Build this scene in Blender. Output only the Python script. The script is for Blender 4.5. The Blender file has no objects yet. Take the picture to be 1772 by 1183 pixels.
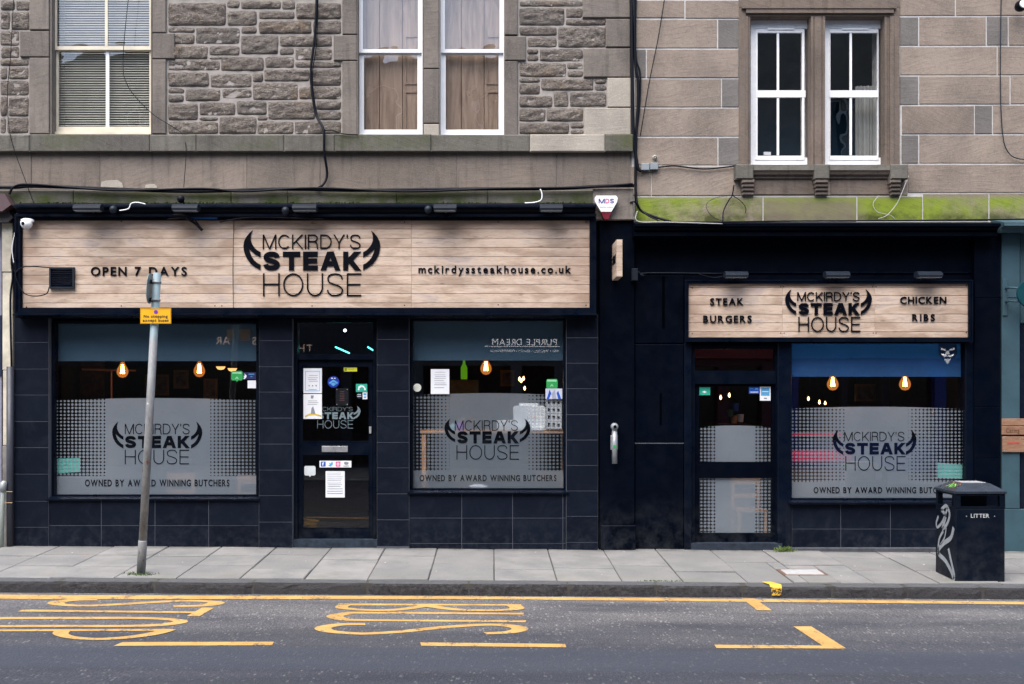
import bpy, math, random
from math import sin, cos, pi, radians, sqrt
from mathutils import Vector, Matrix, noise
rnd = random.Random(7)
sc = bpy.context.scene
COL = sc.collection

# ------------------------------------------------------------------ camera, sky, sun, exposure
F_PX, D, EYE, PX0, PY0 = 1870.0, 13.5, 2.0, 850.0, 680.0
cam_d = bpy.data.cameras.new('camera')
cam = bpy.data.objects.new('camera', cam_d); COL.objects.link(cam); sc.camera = cam
cam.location = (0, -D, EYE); cam.rotation_euler = (radians(90), 0, 0)
cam_d.sensor_width = 36; cam_d.lens = 36 * F_PX / 1772
cam_d.shift_x = (886 - PX0) / 1772; cam_d.shift_y = -(591.5 - PY0) / 1772
cam_d.clip_end = 400; cam_d.clip_start = 0.05
SUN_EL, SUN_AZ = 60, 207        # degrees; azimuth clockwise from +Y, so the sun stands behind the camera
world = bpy.data.worlds.new('World'); sc.world = world; world.use_nodes = True
wn = world.node_tree; bg = wn.nodes['Background']
sky = wn.nodes.new('ShaderNodeTexSky'); sky.sky_type = 'NISHITA'; sky.sun_disc = False
sky.sun_elevation = radians(SUN_EL); sky.sun_rotation = radians(SUN_AZ)
sky.dust_density = 2.5; sky.air_density = 1.0; sky.ozone_density = 1.0
wn.links.new(sky.outputs[0], bg.inputs[0]); bg.inputs[1].default_value = 0.13
sun_d = bpy.data.lights.new('sun', 'SUN'); sun_d.energy = 1.9; sun_d.angle = radians(60); sun_d.color = (1, .955, .90)
sun = bpy.data.objects.new('sun', sun_d); COL.objects.link(sun); sun.location = (0, -10, 30)
sdir = Vector((sin(radians(SUN_AZ)) * cos(radians(SUN_EL)), cos(radians(SUN_AZ)) * cos(radians(SUN_EL)), sin(radians(SUN_EL))))
sun.rotation_euler = sdir.to_track_quat('Z', 'Y').to_euler()
sc.view_settings.view_transform = 'Standard'; sc.view_settings.look = 'None'
sc.view_settings.exposure = 1.48; sc.view_settings.gamma = 1; sc.view_settings.use_curve_mapping = False
sc.cycles.max_bounces = 8; sc.cycles.transparent_max_bounces = 16; sc.cycles.use_denoising = True

def X(px, Y=0.0): return (px - PX0) / F_PX * (D + Y)
def Z(py, Y=0.0): return EYE + (PY0 - py) / F_PX * (D + Y)

# ------------------------------------------------------------------ materials
class NT:
    def __init__(s, name):
        s.m = bpy.data.materials.new(name); s.m.use_nodes = True; s.t = s.m.node_tree
        s.p = s.t.nodes['Principled BSDF']; s.out = s.t.nodes['Material Output']; s._pos = None
    def n(s, typ, **kw):
        nd = s.t.nodes.new(typ)
        for k, v in kw.items(): setattr(nd, k, v)
        return nd
    def put(s, inp, v):
        if v is None: return
        if hasattr(v, 'is_output') or isinstance(v, bpy.types.NodeSocket): s.t.links.new(v, inp)
        else:
            try: inp.default_value = v
            except Exception: inp.default_value = tuple(v) + (1,)
    def M(s, op, a, b=None, c=None, clamp=False):
        nd = s.n('ShaderNodeMath', operation=op); nd.use_clamp = clamp
        s.put(nd.inputs[0], a); s.put(nd.inputs[1], b); s.put(nd.inputs[2], c)
        return nd.outputs[0]
    def pos(s):
        if s._pos is None: s._pos = s.n('ShaderNodeNewGeometry').outputs['Position']
        return s._pos
    def xyz(s):
        nd = s.n('ShaderNodeSeparateXYZ'); s.put(nd.inputs[0], s.pos()); return nd.outputs
    def mapv(s, scale=(1, 1, 1), rot=(0, 0, 0), loc=(0, 0, 0), src=None):
        nd = s.n('ShaderNodeMapping'); s.put(nd.inputs[0], src or s.pos())
        nd.inputs['Scale'].default_value = scale; nd.inputs['Rotation'].default_value = rot; nd.inputs['Location'].default_value = loc
        return nd.outputs[0]
    def noise(s, scale, detail=4, rough=.55, vec=None, dist=0):
        nd = s.n('ShaderNodeTexNoise'); s.put(nd.inputs['Vector'], vec or s.pos())
        nd.inputs['Scale'].default_value = scale; nd.inputs['Detail'].default_value = detail
        nd.inputs['Roughness'].default_value = rough; nd.inputs['Distortion'].default_value = dist
        return nd.outputs[0]
    def voro(s, scale, vec=None, feature='F1'):
        nd = s.n('ShaderNodeTexVoronoi', feature=feature); s.put(nd.inputs['Vector'], vec or s.pos()); nd.inputs['Scale'].default_value = scale
        return nd
    def ramp(s, v, a, b, lo=0., hi=1.):
        nd = s.n('ShaderNodeMapRange'); nd.clamp = True
        s.put(nd.inputs[0], v); nd.inputs[1].default_value = a; nd.inputs[2].default_value = b
        nd.inputs[3].default_value = lo; nd.inputs[4].default_value = hi
        return nd.outputs[0]
    def mix(s, f, a, b, blend='MIX'):
        nd = s.n('ShaderNodeMix', data_type='RGBA', blend_type=blend)
        s.put(nd.inputs[0], f)
        for i, v in ((6, a), (7, b)):
            if isinstance(v, (tuple, list)): nd.inputs[i].default_value = tuple(v)[:3] + (1,)
            else: s.put(nd.inputs[i], v)
        return nd.outputs[2]
    def rand(s): return s.n('ShaderNodeObjectInfo').outputs['Random']
    def hsv(s, col, val=None, sat=1, hue=.5):
        nd = s.n('ShaderNodeHueSaturation'); s.put(nd.inputs['Color'], col); nd.inputs['Saturation'].default_value = sat
        s.put(nd.inputs['Value'], val); s.put(nd.inputs['Hue'], hue)
        return nd.outputs[0]
    def bump(s, h, strength=.5, dist=.01, prev=None):
        nd = s.n('ShaderNodeBump'); nd.inputs['Strength'].default_value = strength; nd.inputs['Distance'].default_value = dist
        s.put(nd.inputs['Height'], h)
        if prev is not None: s.put(nd.inputs['Normal'], prev)
        return nd.outputs[0]
    def fin(s, col=None, rough=.6, normal=None, metal=0, spec=.5, emis=None, estr=0, alpha=None):
        p = s.p
        if col is not None:
            if isinstance(col, (tuple, list)): p.inputs['Base Color'].default_value = tuple(col)[:3] + (1,)
            else: s.put(p.inputs['Base Color'], col)
        s.put(p.inputs['Roughness'], rough); p.inputs['Metallic'].default_value = metal; p.inputs['Specular IOR Level'].default_value = spec
        if normal is not None: s.put(p.inputs['Normal'], normal)
        if emis: p.inputs['Emission Color'].default_value = tuple(emis) + (1,); p.inputs['Emission Strength'].default_value = estr
        if alpha is not None: s.put(p.inputs['Alpha'], alpha)
        return s.m

def simple(name, col, rough=.5, metal=0, spec=.5, var=.12, scale=8, bstr=.1, bscale=60, emis=None, estr=0):
    t = NT(name)
    n1 = t.noise(scale, 5)
    c = t.mix(t.ramp(n1, .3, .7), tuple(x * (1 - var) for x in col), tuple(min(1, x * (1 + var)) for x in col))
    nm = t.bump(t.noise(bscale, 3), bstr, .004) if bstr else None
    r = t.ramp(t.noise(scale * 1.7, 3), .3, .7, max(0, rough - .07), min(1, rough + .07))
    return t.fin(c, r, nm, metal, spec, emis, estr)

def green_stain(t, c, zlo, zhi, col=(.05, .075, .02), amount=.8, nsc=2.2, thr=(.42, .62)):
    z = t.xyz()[2]
    band = t.M('MULTIPLY', t.ramp(z, zlo - .05, zlo + .02), t.ramp(z, zhi - .02, zhi + .06, 1, 0))
    f = t.M('MULTIPLY', t.M('MULTIPLY', band, t.ramp(t.noise(nsc, 6, .65), *thr)), amount)
    return t.mix(f, c, col)

def m_rubble():
    t = NT('rubble_stone')
    r = t.rand()
    v = t.mapv((1, 1, 2.2))
    base = t.mix(r, (.29, .245, .21), (.43, .37, .315))
    fine = t.noise(14, 8, .7, v)
    c = t.mix(t.ramp(fine, .36, .52), (.19, .165, .145), base)
    c = t.mix(t.ramp(t.noise(3.1, 4), .55, .75), c, (.30, .215, .145))
    c = t.mix(t.M('MULTIPLY', t.ramp(t.noise(34, 5, .7), .52, .66), .75), c, (.46, .42, .38))
    c = t.mix(t.M('MULTIPLY', t.ramp(t.noise(1.3, 4), .5, .75), .4), c, (.12, .11, .105))
    c = t.mix(t.M('MULTIPLY', t.ramp(t.rand(), .8, .95), .45), c, (.16, .15, .145))
    c = t.mix(t.M('MULTIPLY', t.ramp(t.noise(75, 3, .8), .44, .62, 1, 0), .42), c, (.09, .08, .072))
    pits = t.ramp(t.noise(26, 5, .65, v, .6), .32, .62)
    nm = t.bump(pits, .9, .035); nm = t.bump(t.noise(90, 4, .7), .7, .01, nm)
    return t.fin(c, .95, nm, spec=.15)
def m_mortar(name='lime_mortar', col=(.36, .33, .305)):
    t = NT(name)
    c = t.mix(t.ramp(t.noise(9, 6), .3, .7), tuple(x * .72 for x in col), col)
    return t.fin(c, .95, t.bump(t.noise(60, 5), .6, .008), spec=.15)
def m_ashlar(name, a, b, dark, green=None, streak=True, seed=0.):
    t = NT(name); r = t.rand()
    # bedding of each stone runs at its own slant
    vr = t.n('ShaderNodeVectorRotate', rotation_type='Y_AXIS'); t.put(vr.inputs['Vector'], t.pos())
    t.put(vr.inputs['Angle'], t.M('MULTIPLY', t.M('SUBTRACT', r, .5), .9))
    v = t.mapv((1.1, 1, 9), loc=(seed, 0, 0), src=vr.outputs[0])
    bed = t.noise(3.2, 9, .68, v, .5)
    base = t.mix(r, a, b)
    c = t.mix(t.M('MULTIPLY', t.ramp(bed, .50, .74), t.ramp(t.noise(1.9, 3), .42, .6, .12, .7)), base, dark)
    c = t.mix(t.M('MULTIPLY', t.ramp(t.noise(22, 6, .75), .5, .72), .5), c, dark)
    c = t.mix(t.M('MULTIPLY', t.ramp(t.noise(.8, 5, .6, t.mapv((1, 1, .6))), .5, .7), .45), c, (.10, .092, .09))
    c = t.mix(t.M('MULTIPLY', t.ramp(t.noise(1.4, 6, .6), .42, .72), .5), c, tuple(x * .62 for x in dark))
    c = t.mix(t.M('MULTIPLY', t.ramp(t.noise(70, 3), .5, .75), .35), c, tuple(min(1, x * 1.35) for x in b))
    if streak:
        sv = t.mapv((5, 1, .5)); c = t.mix(t.M('MULTIPLY', t.ramp(t.noise(2.1, 5, .6, sv), .52, .75), .5), c, tuple(x * .45 for x in dark))
    for g in (green or []): c = green_stain(t, c, *g)
    if name == 'brown_sandstone':
        x_, _, z_ = t.xyz(); s_ = t.M('MULTIPLY', t.ramp(x_, X(1300), X(1330)), t.ramp(x_, X(1470), X(1500), 1, 0)); band_ = t.M('MULTIPLY', t.ramp(z_, Z(383), Z(380)), t.ramp(z_, Z(352), Z(342), 1, 0)); c = t.mix(t.M('MULTIPLY', t.M('MULTIPLY', s_, band_), .7), c, (.19, .155, .125))
    nm = t.bump(t.ramp(bed, .45, .75), .28, .008); nm = t.bump(t.noise(90, 5, .7), .45, .004, nm)
    return t.fin(c, .92, nm, spec=.15)
def m_paint(name, col, rough=.38, dirt=True, spec=.4):
    t = NT(name)
    c = t.mix(t.ramp(t.noise(2.3, 6, .6), .35, .7), tuple(x * .8 for x in col), tuple(x * 1.2 for x in col))
    z = t.xyz()[2]
    if dirt:
        scr = t.M('MULTIPLY', t.ramp(t.noise(34, 7, .75, t.mapv((1, 1, .7))), .64, .70), t.ramp(t.noise(2.2, 3), .45, .65))
        c = t.mix(t.M('MULTIPLY', scr, .35), c, (.05, .06, .075))
        low = t.M('MULTIPLY', t.ramp(z, .1, .75, 1, 0), t.ramp(t.noise(6, 7, .7), .42, .68))
        c = t.mix(t.M('MULTIPLY', low, .35), c, (.05, .056, .064))
    nm = t.bump(t.noise(11, 4, .6), .25, .01); nm = t.bump(t.noise(120, 3), .15, .002, nm)
    return t.fin(c, t.ramp(t.noise(7, 5), .3, .7, rough - .08, rough + .18), nm, spec=spec)
def m_tile():
    t = NT('slate_tile'); r = t.rand()
    base = t.mix(r, (.0022, .0042, .0105), (.0040, .0068, .0155))
    v = t.mapv((1, 1, 1), rot=(0, .6, 0))
    c = t.mix(t.M('MULTIPLY', t.ramp(t.noise(3.2, 8, .7, v, 1.2), .48, .7), .55), base, (.011, .015, .026))
    c = t.mix(t.M('MULTIPLY', t.ramp(t.noise(60, 5, .75), .68, .74), .35), c, (.12, .13, .15))
    z = t.xyz()[2]
    c = t.mix(t.M('MULTIPLY', t.M('MULTIPLY', t.ramp(z, .08, .5, 1, 0), t.ramp(t.noise(9, 6, .7), .45, .7)), .25), c, (.07, .08, .09))
    nm = t.bump(t.noise(16, 7, .7, v), .35, .006)
    return t.fin(c, .55, nm, spec=.1)
def m_signwood(x0, x1, z0, z1, name):
    t = NT(name); r = t.rand(); x, y, z = t.xyz()
    off = t.n('ShaderNodeCombineXYZ'); t.put(off.inputs[0], t.M('MULTIPLY', r, 17.3)); t.put(off.inputs[2], t.M('MULTIPLY', r, 5.1))
    add = t.n('ShaderNodeVectorMath', operation='ADD'); t.put(add.inputs[0], t.pos()); t.put(add.inputs[1], off.outputs[0])
    v = t.mapv((1.3, 1, 11), src=add.outputs[0])
    grain = t.noise(4.5, 9, .68, v, 1.3)
    big = t.noise(1.7, 4, .5, t.mapv((1, 1, 2.6), src=add.outputs[0]), .6)
    c = t.mix(t.ramp(big, .38, .62), (.38, .28, .21), (.63, .50, .398))
    c = t.mix(t.M('MULTIPLY', t.ramp(big, .56, .68), .6), c, (.33, .28, .275))
    c = t.mix(t.M('MULTIPLY', t.ramp(grain, .50, .68), .5), c, (.20, .125, .09))
    c = t.mix(t.M('MULTIPLY', t.ramp(t.noise(2.3, 3, .5, v), .6, .8), .55), c, (.70, .56, .43))
    kn = t.voro(2.6, t.mapv((1, 0, 3.2), src=add.outputs[0]))
    c = t.mix(t.M('MULTIPLY', t.ramp(kn.outputs['Distance'], .03, .12, 1, 0), .6), c, (.13, .07, .045))
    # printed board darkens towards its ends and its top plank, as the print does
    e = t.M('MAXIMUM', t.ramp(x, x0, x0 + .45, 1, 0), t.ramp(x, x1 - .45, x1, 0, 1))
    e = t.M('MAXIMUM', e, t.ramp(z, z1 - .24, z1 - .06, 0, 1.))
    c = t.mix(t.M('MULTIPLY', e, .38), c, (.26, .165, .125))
    return t.fin(c, .5, t.bump(grain, .25, .003), spec=.3)
def m_asphalt():
    t = NT('asphalt'); x, y, z = t.xyz()
    near_kerb = t.M('MULTIPLY', t.ramp(y, -4.8, -3.0), t.ramp(t.noise(.9, 4, .5, t.mapv((.5, 2, 1))), .25, .6))
    v1 = t.voro(30, t.mapv((1, .34, 1))); v2 = t.voro(70, t.mapv((1, .4, 1)))
    base = t.mix(t.ramp(t.noise(1.2, 5, .6, t.mapv((.35, 2.2, 1))), .3, .7), (.036, .039, .050), (.060, .062, .073))
    c = t.mix(t.M('MULTIPLY', near_kerb, .9), base, (.165, .158, .155))
    sp = t.M('MULTIPLY', t.ramp(v1.outputs['Distance'], .20, .36, 1, 0), t.ramp(t.noise(11, 4, .6, t.mapv((1, .5, 1))), .47, .58))
    c = t.mix(t.M('MULTIPLY', sp, t.ramp(near_kerb, 0, 1, .30, .9)), c, (.34, .33, .31))
    sp2 = t.M('MULTIPLY', t.ramp(v2.outputs['Distance'], .2, .34, 1, 0), t.ramp(t.noise(7, 5, .6), .4, .62))
    c = t.mix(t.M('MULTIPLY', sp2, t.ramp(near_kerb, 0, 1, .14, .65)), c, (.25, .245, .24))
    dk = t.ramp(v2.outputs['Distance'], .42, .6)
    c = t.mix(t.M('MULTIPLY', dk, .35), c, (.022, .024, .03))
    st = t.M('MULTIPLY', t.ramp(t.noise(.55, 5, .6, t.mapv((.5, 2.6, 1))), .56, .66), .45); c = t.mix(st, c, (.045, .047, .052))

    # a smoother strip of tarmac in the wheel track
    tr = t.M('MULTIPLY', t.ramp(y, -5.35, -5.25), t.ramp(y, -4.62, -4.55, 1, 0))
    c = t.mix(t.M('MULTIPLY', tr, .6), c, (.05, .057, .074))
    nm = t.bump(v2.outputs['Distance'], .55, .006); nm = t.bump(v1.outputs['Distance'], .3, .006, nm)
    return t.fin(c, .85, nm, spec=.25)
def m_roadpaint():
    t = NT('yellow_road_paint')
    c = t.mix(t.ramp(t.noise(5, 5), .3, .7), (.42, .245, .075), (.55, .345, .12))
    crack = t.M('MULTIPLY', t.ramp(t.voro(45, t.mapv((1, .45, 1))).outputs['Distance'], .38, .58), t.ramp(t.noise(7, 5, .7, t.mapv((1, .5, 1))), .52, .66))
    c = t.mix(crack, c, (.09, .085, .08))
    return t.fin(c, .7, t.bump(t.noise(70, 4), .5, .006), spec=.25)
def m_flag():
    t = NT('flagstone'); r = t.rand()
    base = t.mix(r, (.195, .191, .183), (.265, .258, .247))
    c = t.mix(t.ramp(t.noise(2.4, 6, .6), .35, .7), base, (.165, .166, .164))
    c = t.mix(t.M('MULTIPLY', t.ramp(t.noise(70, 4), .5, .75), .4), c, (.30, .30, .295))
    c = t.mix(t.M('MULTIPLY', t.ramp(t.noise(9, 6, .75, t.mapv((1, .6, 1))), .62, .68), .6), c, (.13, .13, .125))
    c = t.mix(t.M('MULTIPLY', t.ramp(t.noise(1.1, 5, .6), .5, .7), .5), c, (.15, .15, .145))
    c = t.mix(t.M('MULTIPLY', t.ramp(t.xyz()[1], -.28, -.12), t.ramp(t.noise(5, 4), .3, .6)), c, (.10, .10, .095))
    y = t.xyz()[1]
    g = t.M('MULTIPLY', t.ramp(y, -2.0, -1.55, 1, 0), t.ramp(t.noise(1.5, 6, .65), .5, .68))
    c = t.mix(t.M('MULTIPLY', g, .45), c, (.14, .15, .08))
    return t.fin(c, .9, t.bump(t.noise(80, 5, .7), .4, .004), spec=.2)
def m_kerb():
    t = NT('kerb_stone'); r = t.rand()
    z = t.n('ShaderNodeSeparateXYZ'); t.put(z.inputs[0], t.n('ShaderNodeNewGeometry').outputs['Normal'])
    c = t.mix(t.ramp(t.noise(20, 8, .8), .38, .66), (.022, .022, .026), (.085, .083, .088))
    c = t.mix(r, c, (.055, .055, .06))
    c = t.mix(t.M('MULTIPLY', t.ramp(z.outputs[2], .5, .95), .6), c, (.15, .155, .16))     # paler on upward-facing faces
    return t.fin(c, .85, t.bump(t.noise(26, 7, .75), 1., .03), spec=.25)
def m_glass(name='glass', tint=(1, 1, 1), ior=1.55, wav=.06, scale=2.0):
    t = NT(name); t.t.nodes.remove(t.p)
    tr = t.n('ShaderNodeBsdfTransparent'); tr.inputs[0].default_value = tuple(tint) + (1,)
    gl = t.n('ShaderNodeBsdfGlossy'); gl.inputs['Roughness'].default_value = 0.0
    nm = t.bump(t.noise(scale, 2), wav, .03); t.put(gl.inputs['Normal'], nm)
    # Schlick reflectance that holds from either side of the sheet
    lw = t.n('ShaderNodeLayerWeight'); lw.inputs[0].default_value = .5; f0 = ((ior - 1) / (ior + 1)) ** 2
    fr = t.M('ADD', t.M('MULTIPLY', t.M('POWER', lw.outputs['Facing'], 5), 1 - f0), f0)
    mx = t.n('ShaderNodeMixShader'); t.put(mx.inputs[0], fr); t.put(mx.inputs[1], tr.outputs[0]); t.put(mx.inputs[2], gl.outputs[0])
    t.t.links.new(mx.outputs[0], t.out.inputs[0]); return t.m
def m_film(name, xs0, xs1, dotw, ztop, zband, xc, hw, rin=.62, rout=.26, arch=.03, clear_=.40):
    """frosted vinyl with a halftone fringe: flat print on the glass"""
    t = NT(name); t.t.nodes.remove(t.p); x, y, z = t.xyz(); p = .0475
    e = t.M('MAXIMUM', t.M('SUBTRACT', xs0, x), t.M('SUBTRACT', x, xs1))
    e2 = t.ramp(e, 0, dotw)
    r = t.M('SUBTRACT', rin, t.M('MULTIPLY', e2, rin - rout))
    fx = t.M('SUBTRACT', t.M('FRACT', t.M('ADD', t.M('DIVIDE', x, p), 400)), .5)
    fz = t.M('SUBTRACT', t.M('FRACT', t.M('ADD', t.M('DIVIDE', z, p * .92), 400)), .5)
    d = t.M('SQRT', t.M('ADD', t.M('MULTIPLY', fx, fx), t.M('MULTIPLY', fz, fz)))
    dot = t.M('LESS_THAN', d, r)
    solid = t.M('LESS_THAN', e, 0)
    m = t.M('MAXIMUM', dot, solid)
    q = t.M('DIVIDE', t.M('SUBTRACT', x, xc), hw)
    top = t.M('SUBTRACT', ztop, t.M('MULTIPLY', t.M('MULTIPLY', q, q), arch))
    m = t.M('MULTIPLY', m, t.M('LESS_THAN', z, top))
    if zband is not None: m = t.M('MAXIMUM', m, t.M('LESS_THAN', z, zband))
    df = t.n('ShaderNodeBsdfDiffuse'); t.put(df.inputs[0], t.mix(t.ramp(t.noise(1.1, 2), .3, .7), (.32, .39, .465), (.41, .47, .53)))
    tl = t.n('ShaderNodeBsdfTranslucent'); tl.inputs[0].default_value = (.5, .55, .6, 1)
    tr = t.n('ShaderNodeBsdfTransparent'); tr.inputs[0].default_value = (.95, .97, 1, 1)
    a = t.n('ShaderNodeMixShader'); a.inputs[0].default_value = .25; t.put(a.inputs[1], df.outputs[0]); t.put(a.inputs[2], tl.outputs[0])
    b = t.n('ShaderNodeMixShader'); b.inputs[0].default_value = clear_; t.put(b.inputs[1], a.outputs[0]); t.put(b.inputs[2], tr.outputs[0])
    clear = t.n('ShaderNodeBsdfTransparent')
    o = t.n('ShaderNodeMixShader'); t.put(o.inputs[0], m); t.put(o.inputs[1], clear.outputs[0]); t.put(o.inputs[2], b.outputs[0])
    t.t.links.new(o.outputs[0], t.out.inputs[0]); return t.m
def m_wood(name, a, b, sc_=(1, 6, 1.0), rough=.55, gs=9):
    t = NT(name); g = t.noise(gs, 7, .6, t.mapv(sc_), 1.0)
    c = t.mix(t.ramp(g, .35, .7), a, b)
    return t.fin(c, rough, t.bump(g, .2, .003), spec=.3)
def m_leaf():
    t = NT('grass_blade'); c = t.mix(t.rand(), (.05, .10, .02), (.10, .15, .03))
    return t.fin(c, .7)

SILL_Z = (Z(262, -.08), Z(232, -.08))
RUB = m_rubble(); MORT = m_mortar(); MORTW = m_mortar('white_pointing', (.58, .565, .55)); MORTD = m_mortar('dark_mortar', (.15, .14, .13))
LEDGE = (Z(352), Z(326))
ASH_G = m_ashlar('grey_dressed_stone', (.15, .13, .115), (.225, .195, .168), (.095, .088, .082))
ASH_P = m_ashlar('pale_new_stone', (.40, .365, .31), (.43, .39, .33), (.34, .31, .27), streak=False)
ASH_S = m_ashlar('sill_stone', (.125, .118, .102), (.18, .168, .145), (.065, .065, .058), [(SILL_Z[0] + .04, SILL_Z[1] + .1, (.075, .085, .035), .7, 1.3, (.47, .66))])
ASH_F = m_ashlar('frieze_stone', (.165, .138, .115), (.255, .21, .175), (.10, .09, .082))
ASH_L = m_ashlar('ledge_stone', (.135, .125, .11), (.17, .155, .13), (.08, .08, .07), [(Z(356), Z(340), (.05, .065, .018), .95, 3.0, (.36, .56)), (Z(345), Z(325), (.09, .095, .05), .5, 1.0, (.45, .6))])
ASH_R = m_ashlar('brown_sandstone', (.24, .195, .16), (.31, .255, .21), (.125, .105, .092), [(Z(383), Z(344), (.20, .26, .035), 1., 1.1, (.34, .52)), (Z(383), Z(350), (.10, .135, .03), .5, 7.0, (.48, .62)), (Z(392), Z(372), (.055, .06, .02), .9, 3.0, (.4, .6))], streak=False)
ASH_B = m_ashlar('grey_blue_sandstone', (.16, .148, .138), (.195, .18, .168), (.10, .095, .09), streak=False)
ASH_W = m_ashlar('window_surround_stone', (.17, .135, .11), (.205, .165, .138), (.075, .062, .056))
NAVY = m_paint('navy_black_paint', (.0009, .0022, .0062), spec=.05); NAVY_L = m_paint('navy_frame_paint', (.0014, .0036, .0100), .3, spec=.12)
TILE = m_tile(); GROUT = simple('grey_grout', (.07, .08, .10), .9)
ASPH = m_asphalt(); RPAINT = m_roadpaint(); FLAG = m_flag(); KERB = m_kerb(); JOINT = simple('sandy_joint', (.055, .054, .05), .95)
GLASS = m_glass(); GLASS_UP = m_glass('upper_glass', ior=1.75, wav=.25, scale=1.6); GLASS_BIG = m_glass('shop_glass', ior=1.66, wav=.012, scale=1.2)
WHITE = simple('white_window_paint', (.74, .75, .77), .4, var=.04); CREAM = simple('cream_old_paint', (.62, .56, .44), .55, var=.14, scale=5, bstr=.4)
UPVC = simple('white_plastic', (.80, .81, .83), .28, var=.02, bstr=0); BLACKL = simple('black_sign_lettering', (.0015, .002, .005), .4, var=.1, spec=.12)
CUTL = simple('dark_cut_lettering', (.002, .003, .006), .6, spec=.05); GREYL = simple('grey_vinyl_lettering', (.14, .19, .21), .5)
METG = simple('galvanised_steel', (.27, .285, .29), .55, .25, var=.25, scale=16, bstr=.25, bscale=40); LAMPG = simple('grey_lamp_casing', (.012, .017, .026), .45, spec=.22)
BLACKP = simple('black_rubber', (.003, .004, .008), .5, spec=.15); CABLE_W = simple('grey_white_cable', (.42, .41, .38), .5); YEL = simple('sign_yellow', (.80, .42, .01), .45, var=.05)
PAPER = simple('white_paper', (.72, .74, .78), .7, var=.03, bstr=0); BLIND = simple('dusty_blue_blind_fabric', (.032, .078, .125), .8, var=.08, scale=3); BLIND_R = simple('bright_blue_blind_fabric', (.003, .06, .19), .8, var=.12, scale=3)
INK = simple('grey_print_ink', (.22, .23, .26), .7, bstr=0); GREEN = simple('green_sticker', (.02, .30, .07), .5, bstr=0); TEAL = simple('teal_sticker', (.02, .36, .25), .5, bstr=0)
BLUE = simple('blue_sticker', (.01, .07, .42), .5, bstr=0); LBLUE = simple('light_blue_sticker', (.08, .33, .62), .5, bstr=0); PINK = simple('pink_sticker', (.62, .06, .22), .5, bstr=0)
PURPLE = simple('purple_print', (.17, .035, .40), .5, bstr=0); GOLD = simple('gold_print', (.62, .44, .06), .5, bstr=0); REDP = simple('maroon_plastic', (.14, .008, .02), .3)
ROOM = simple('dark_room_wall', (.018, .013, .012), .8); ROOM_B = simple('deep_blue_room_wall', (.004, .012, .07), .7); DKWOOD = m_wood('dark_wood', (.03, .014, .008), (.07, .032, .016)); TABLEW = m_wood('table_wood', (.34, .17, .08), (.52, .29, .15))
SHUT = m_wood('brown_shutter_wood', (.17, .115, .082), (.32, .235, .175), (5, 5, .6), gs=2.5); SLAT = simple('cream_blind_slat', (.47, .46, .40), .6)
BINP = m_paint('bin_paint', (.0014, .0042, .011), .42, spec=.16); SLV = simple('silver_graffiti', (.30, .32, .34), .5); NEONG = simple('green_graffiti', (.25, .75, .12), .6)
TEALW = m_paint('slate_teal_paint', (.036, .078, .10), .6, dirt=False, spec=.3)

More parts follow.
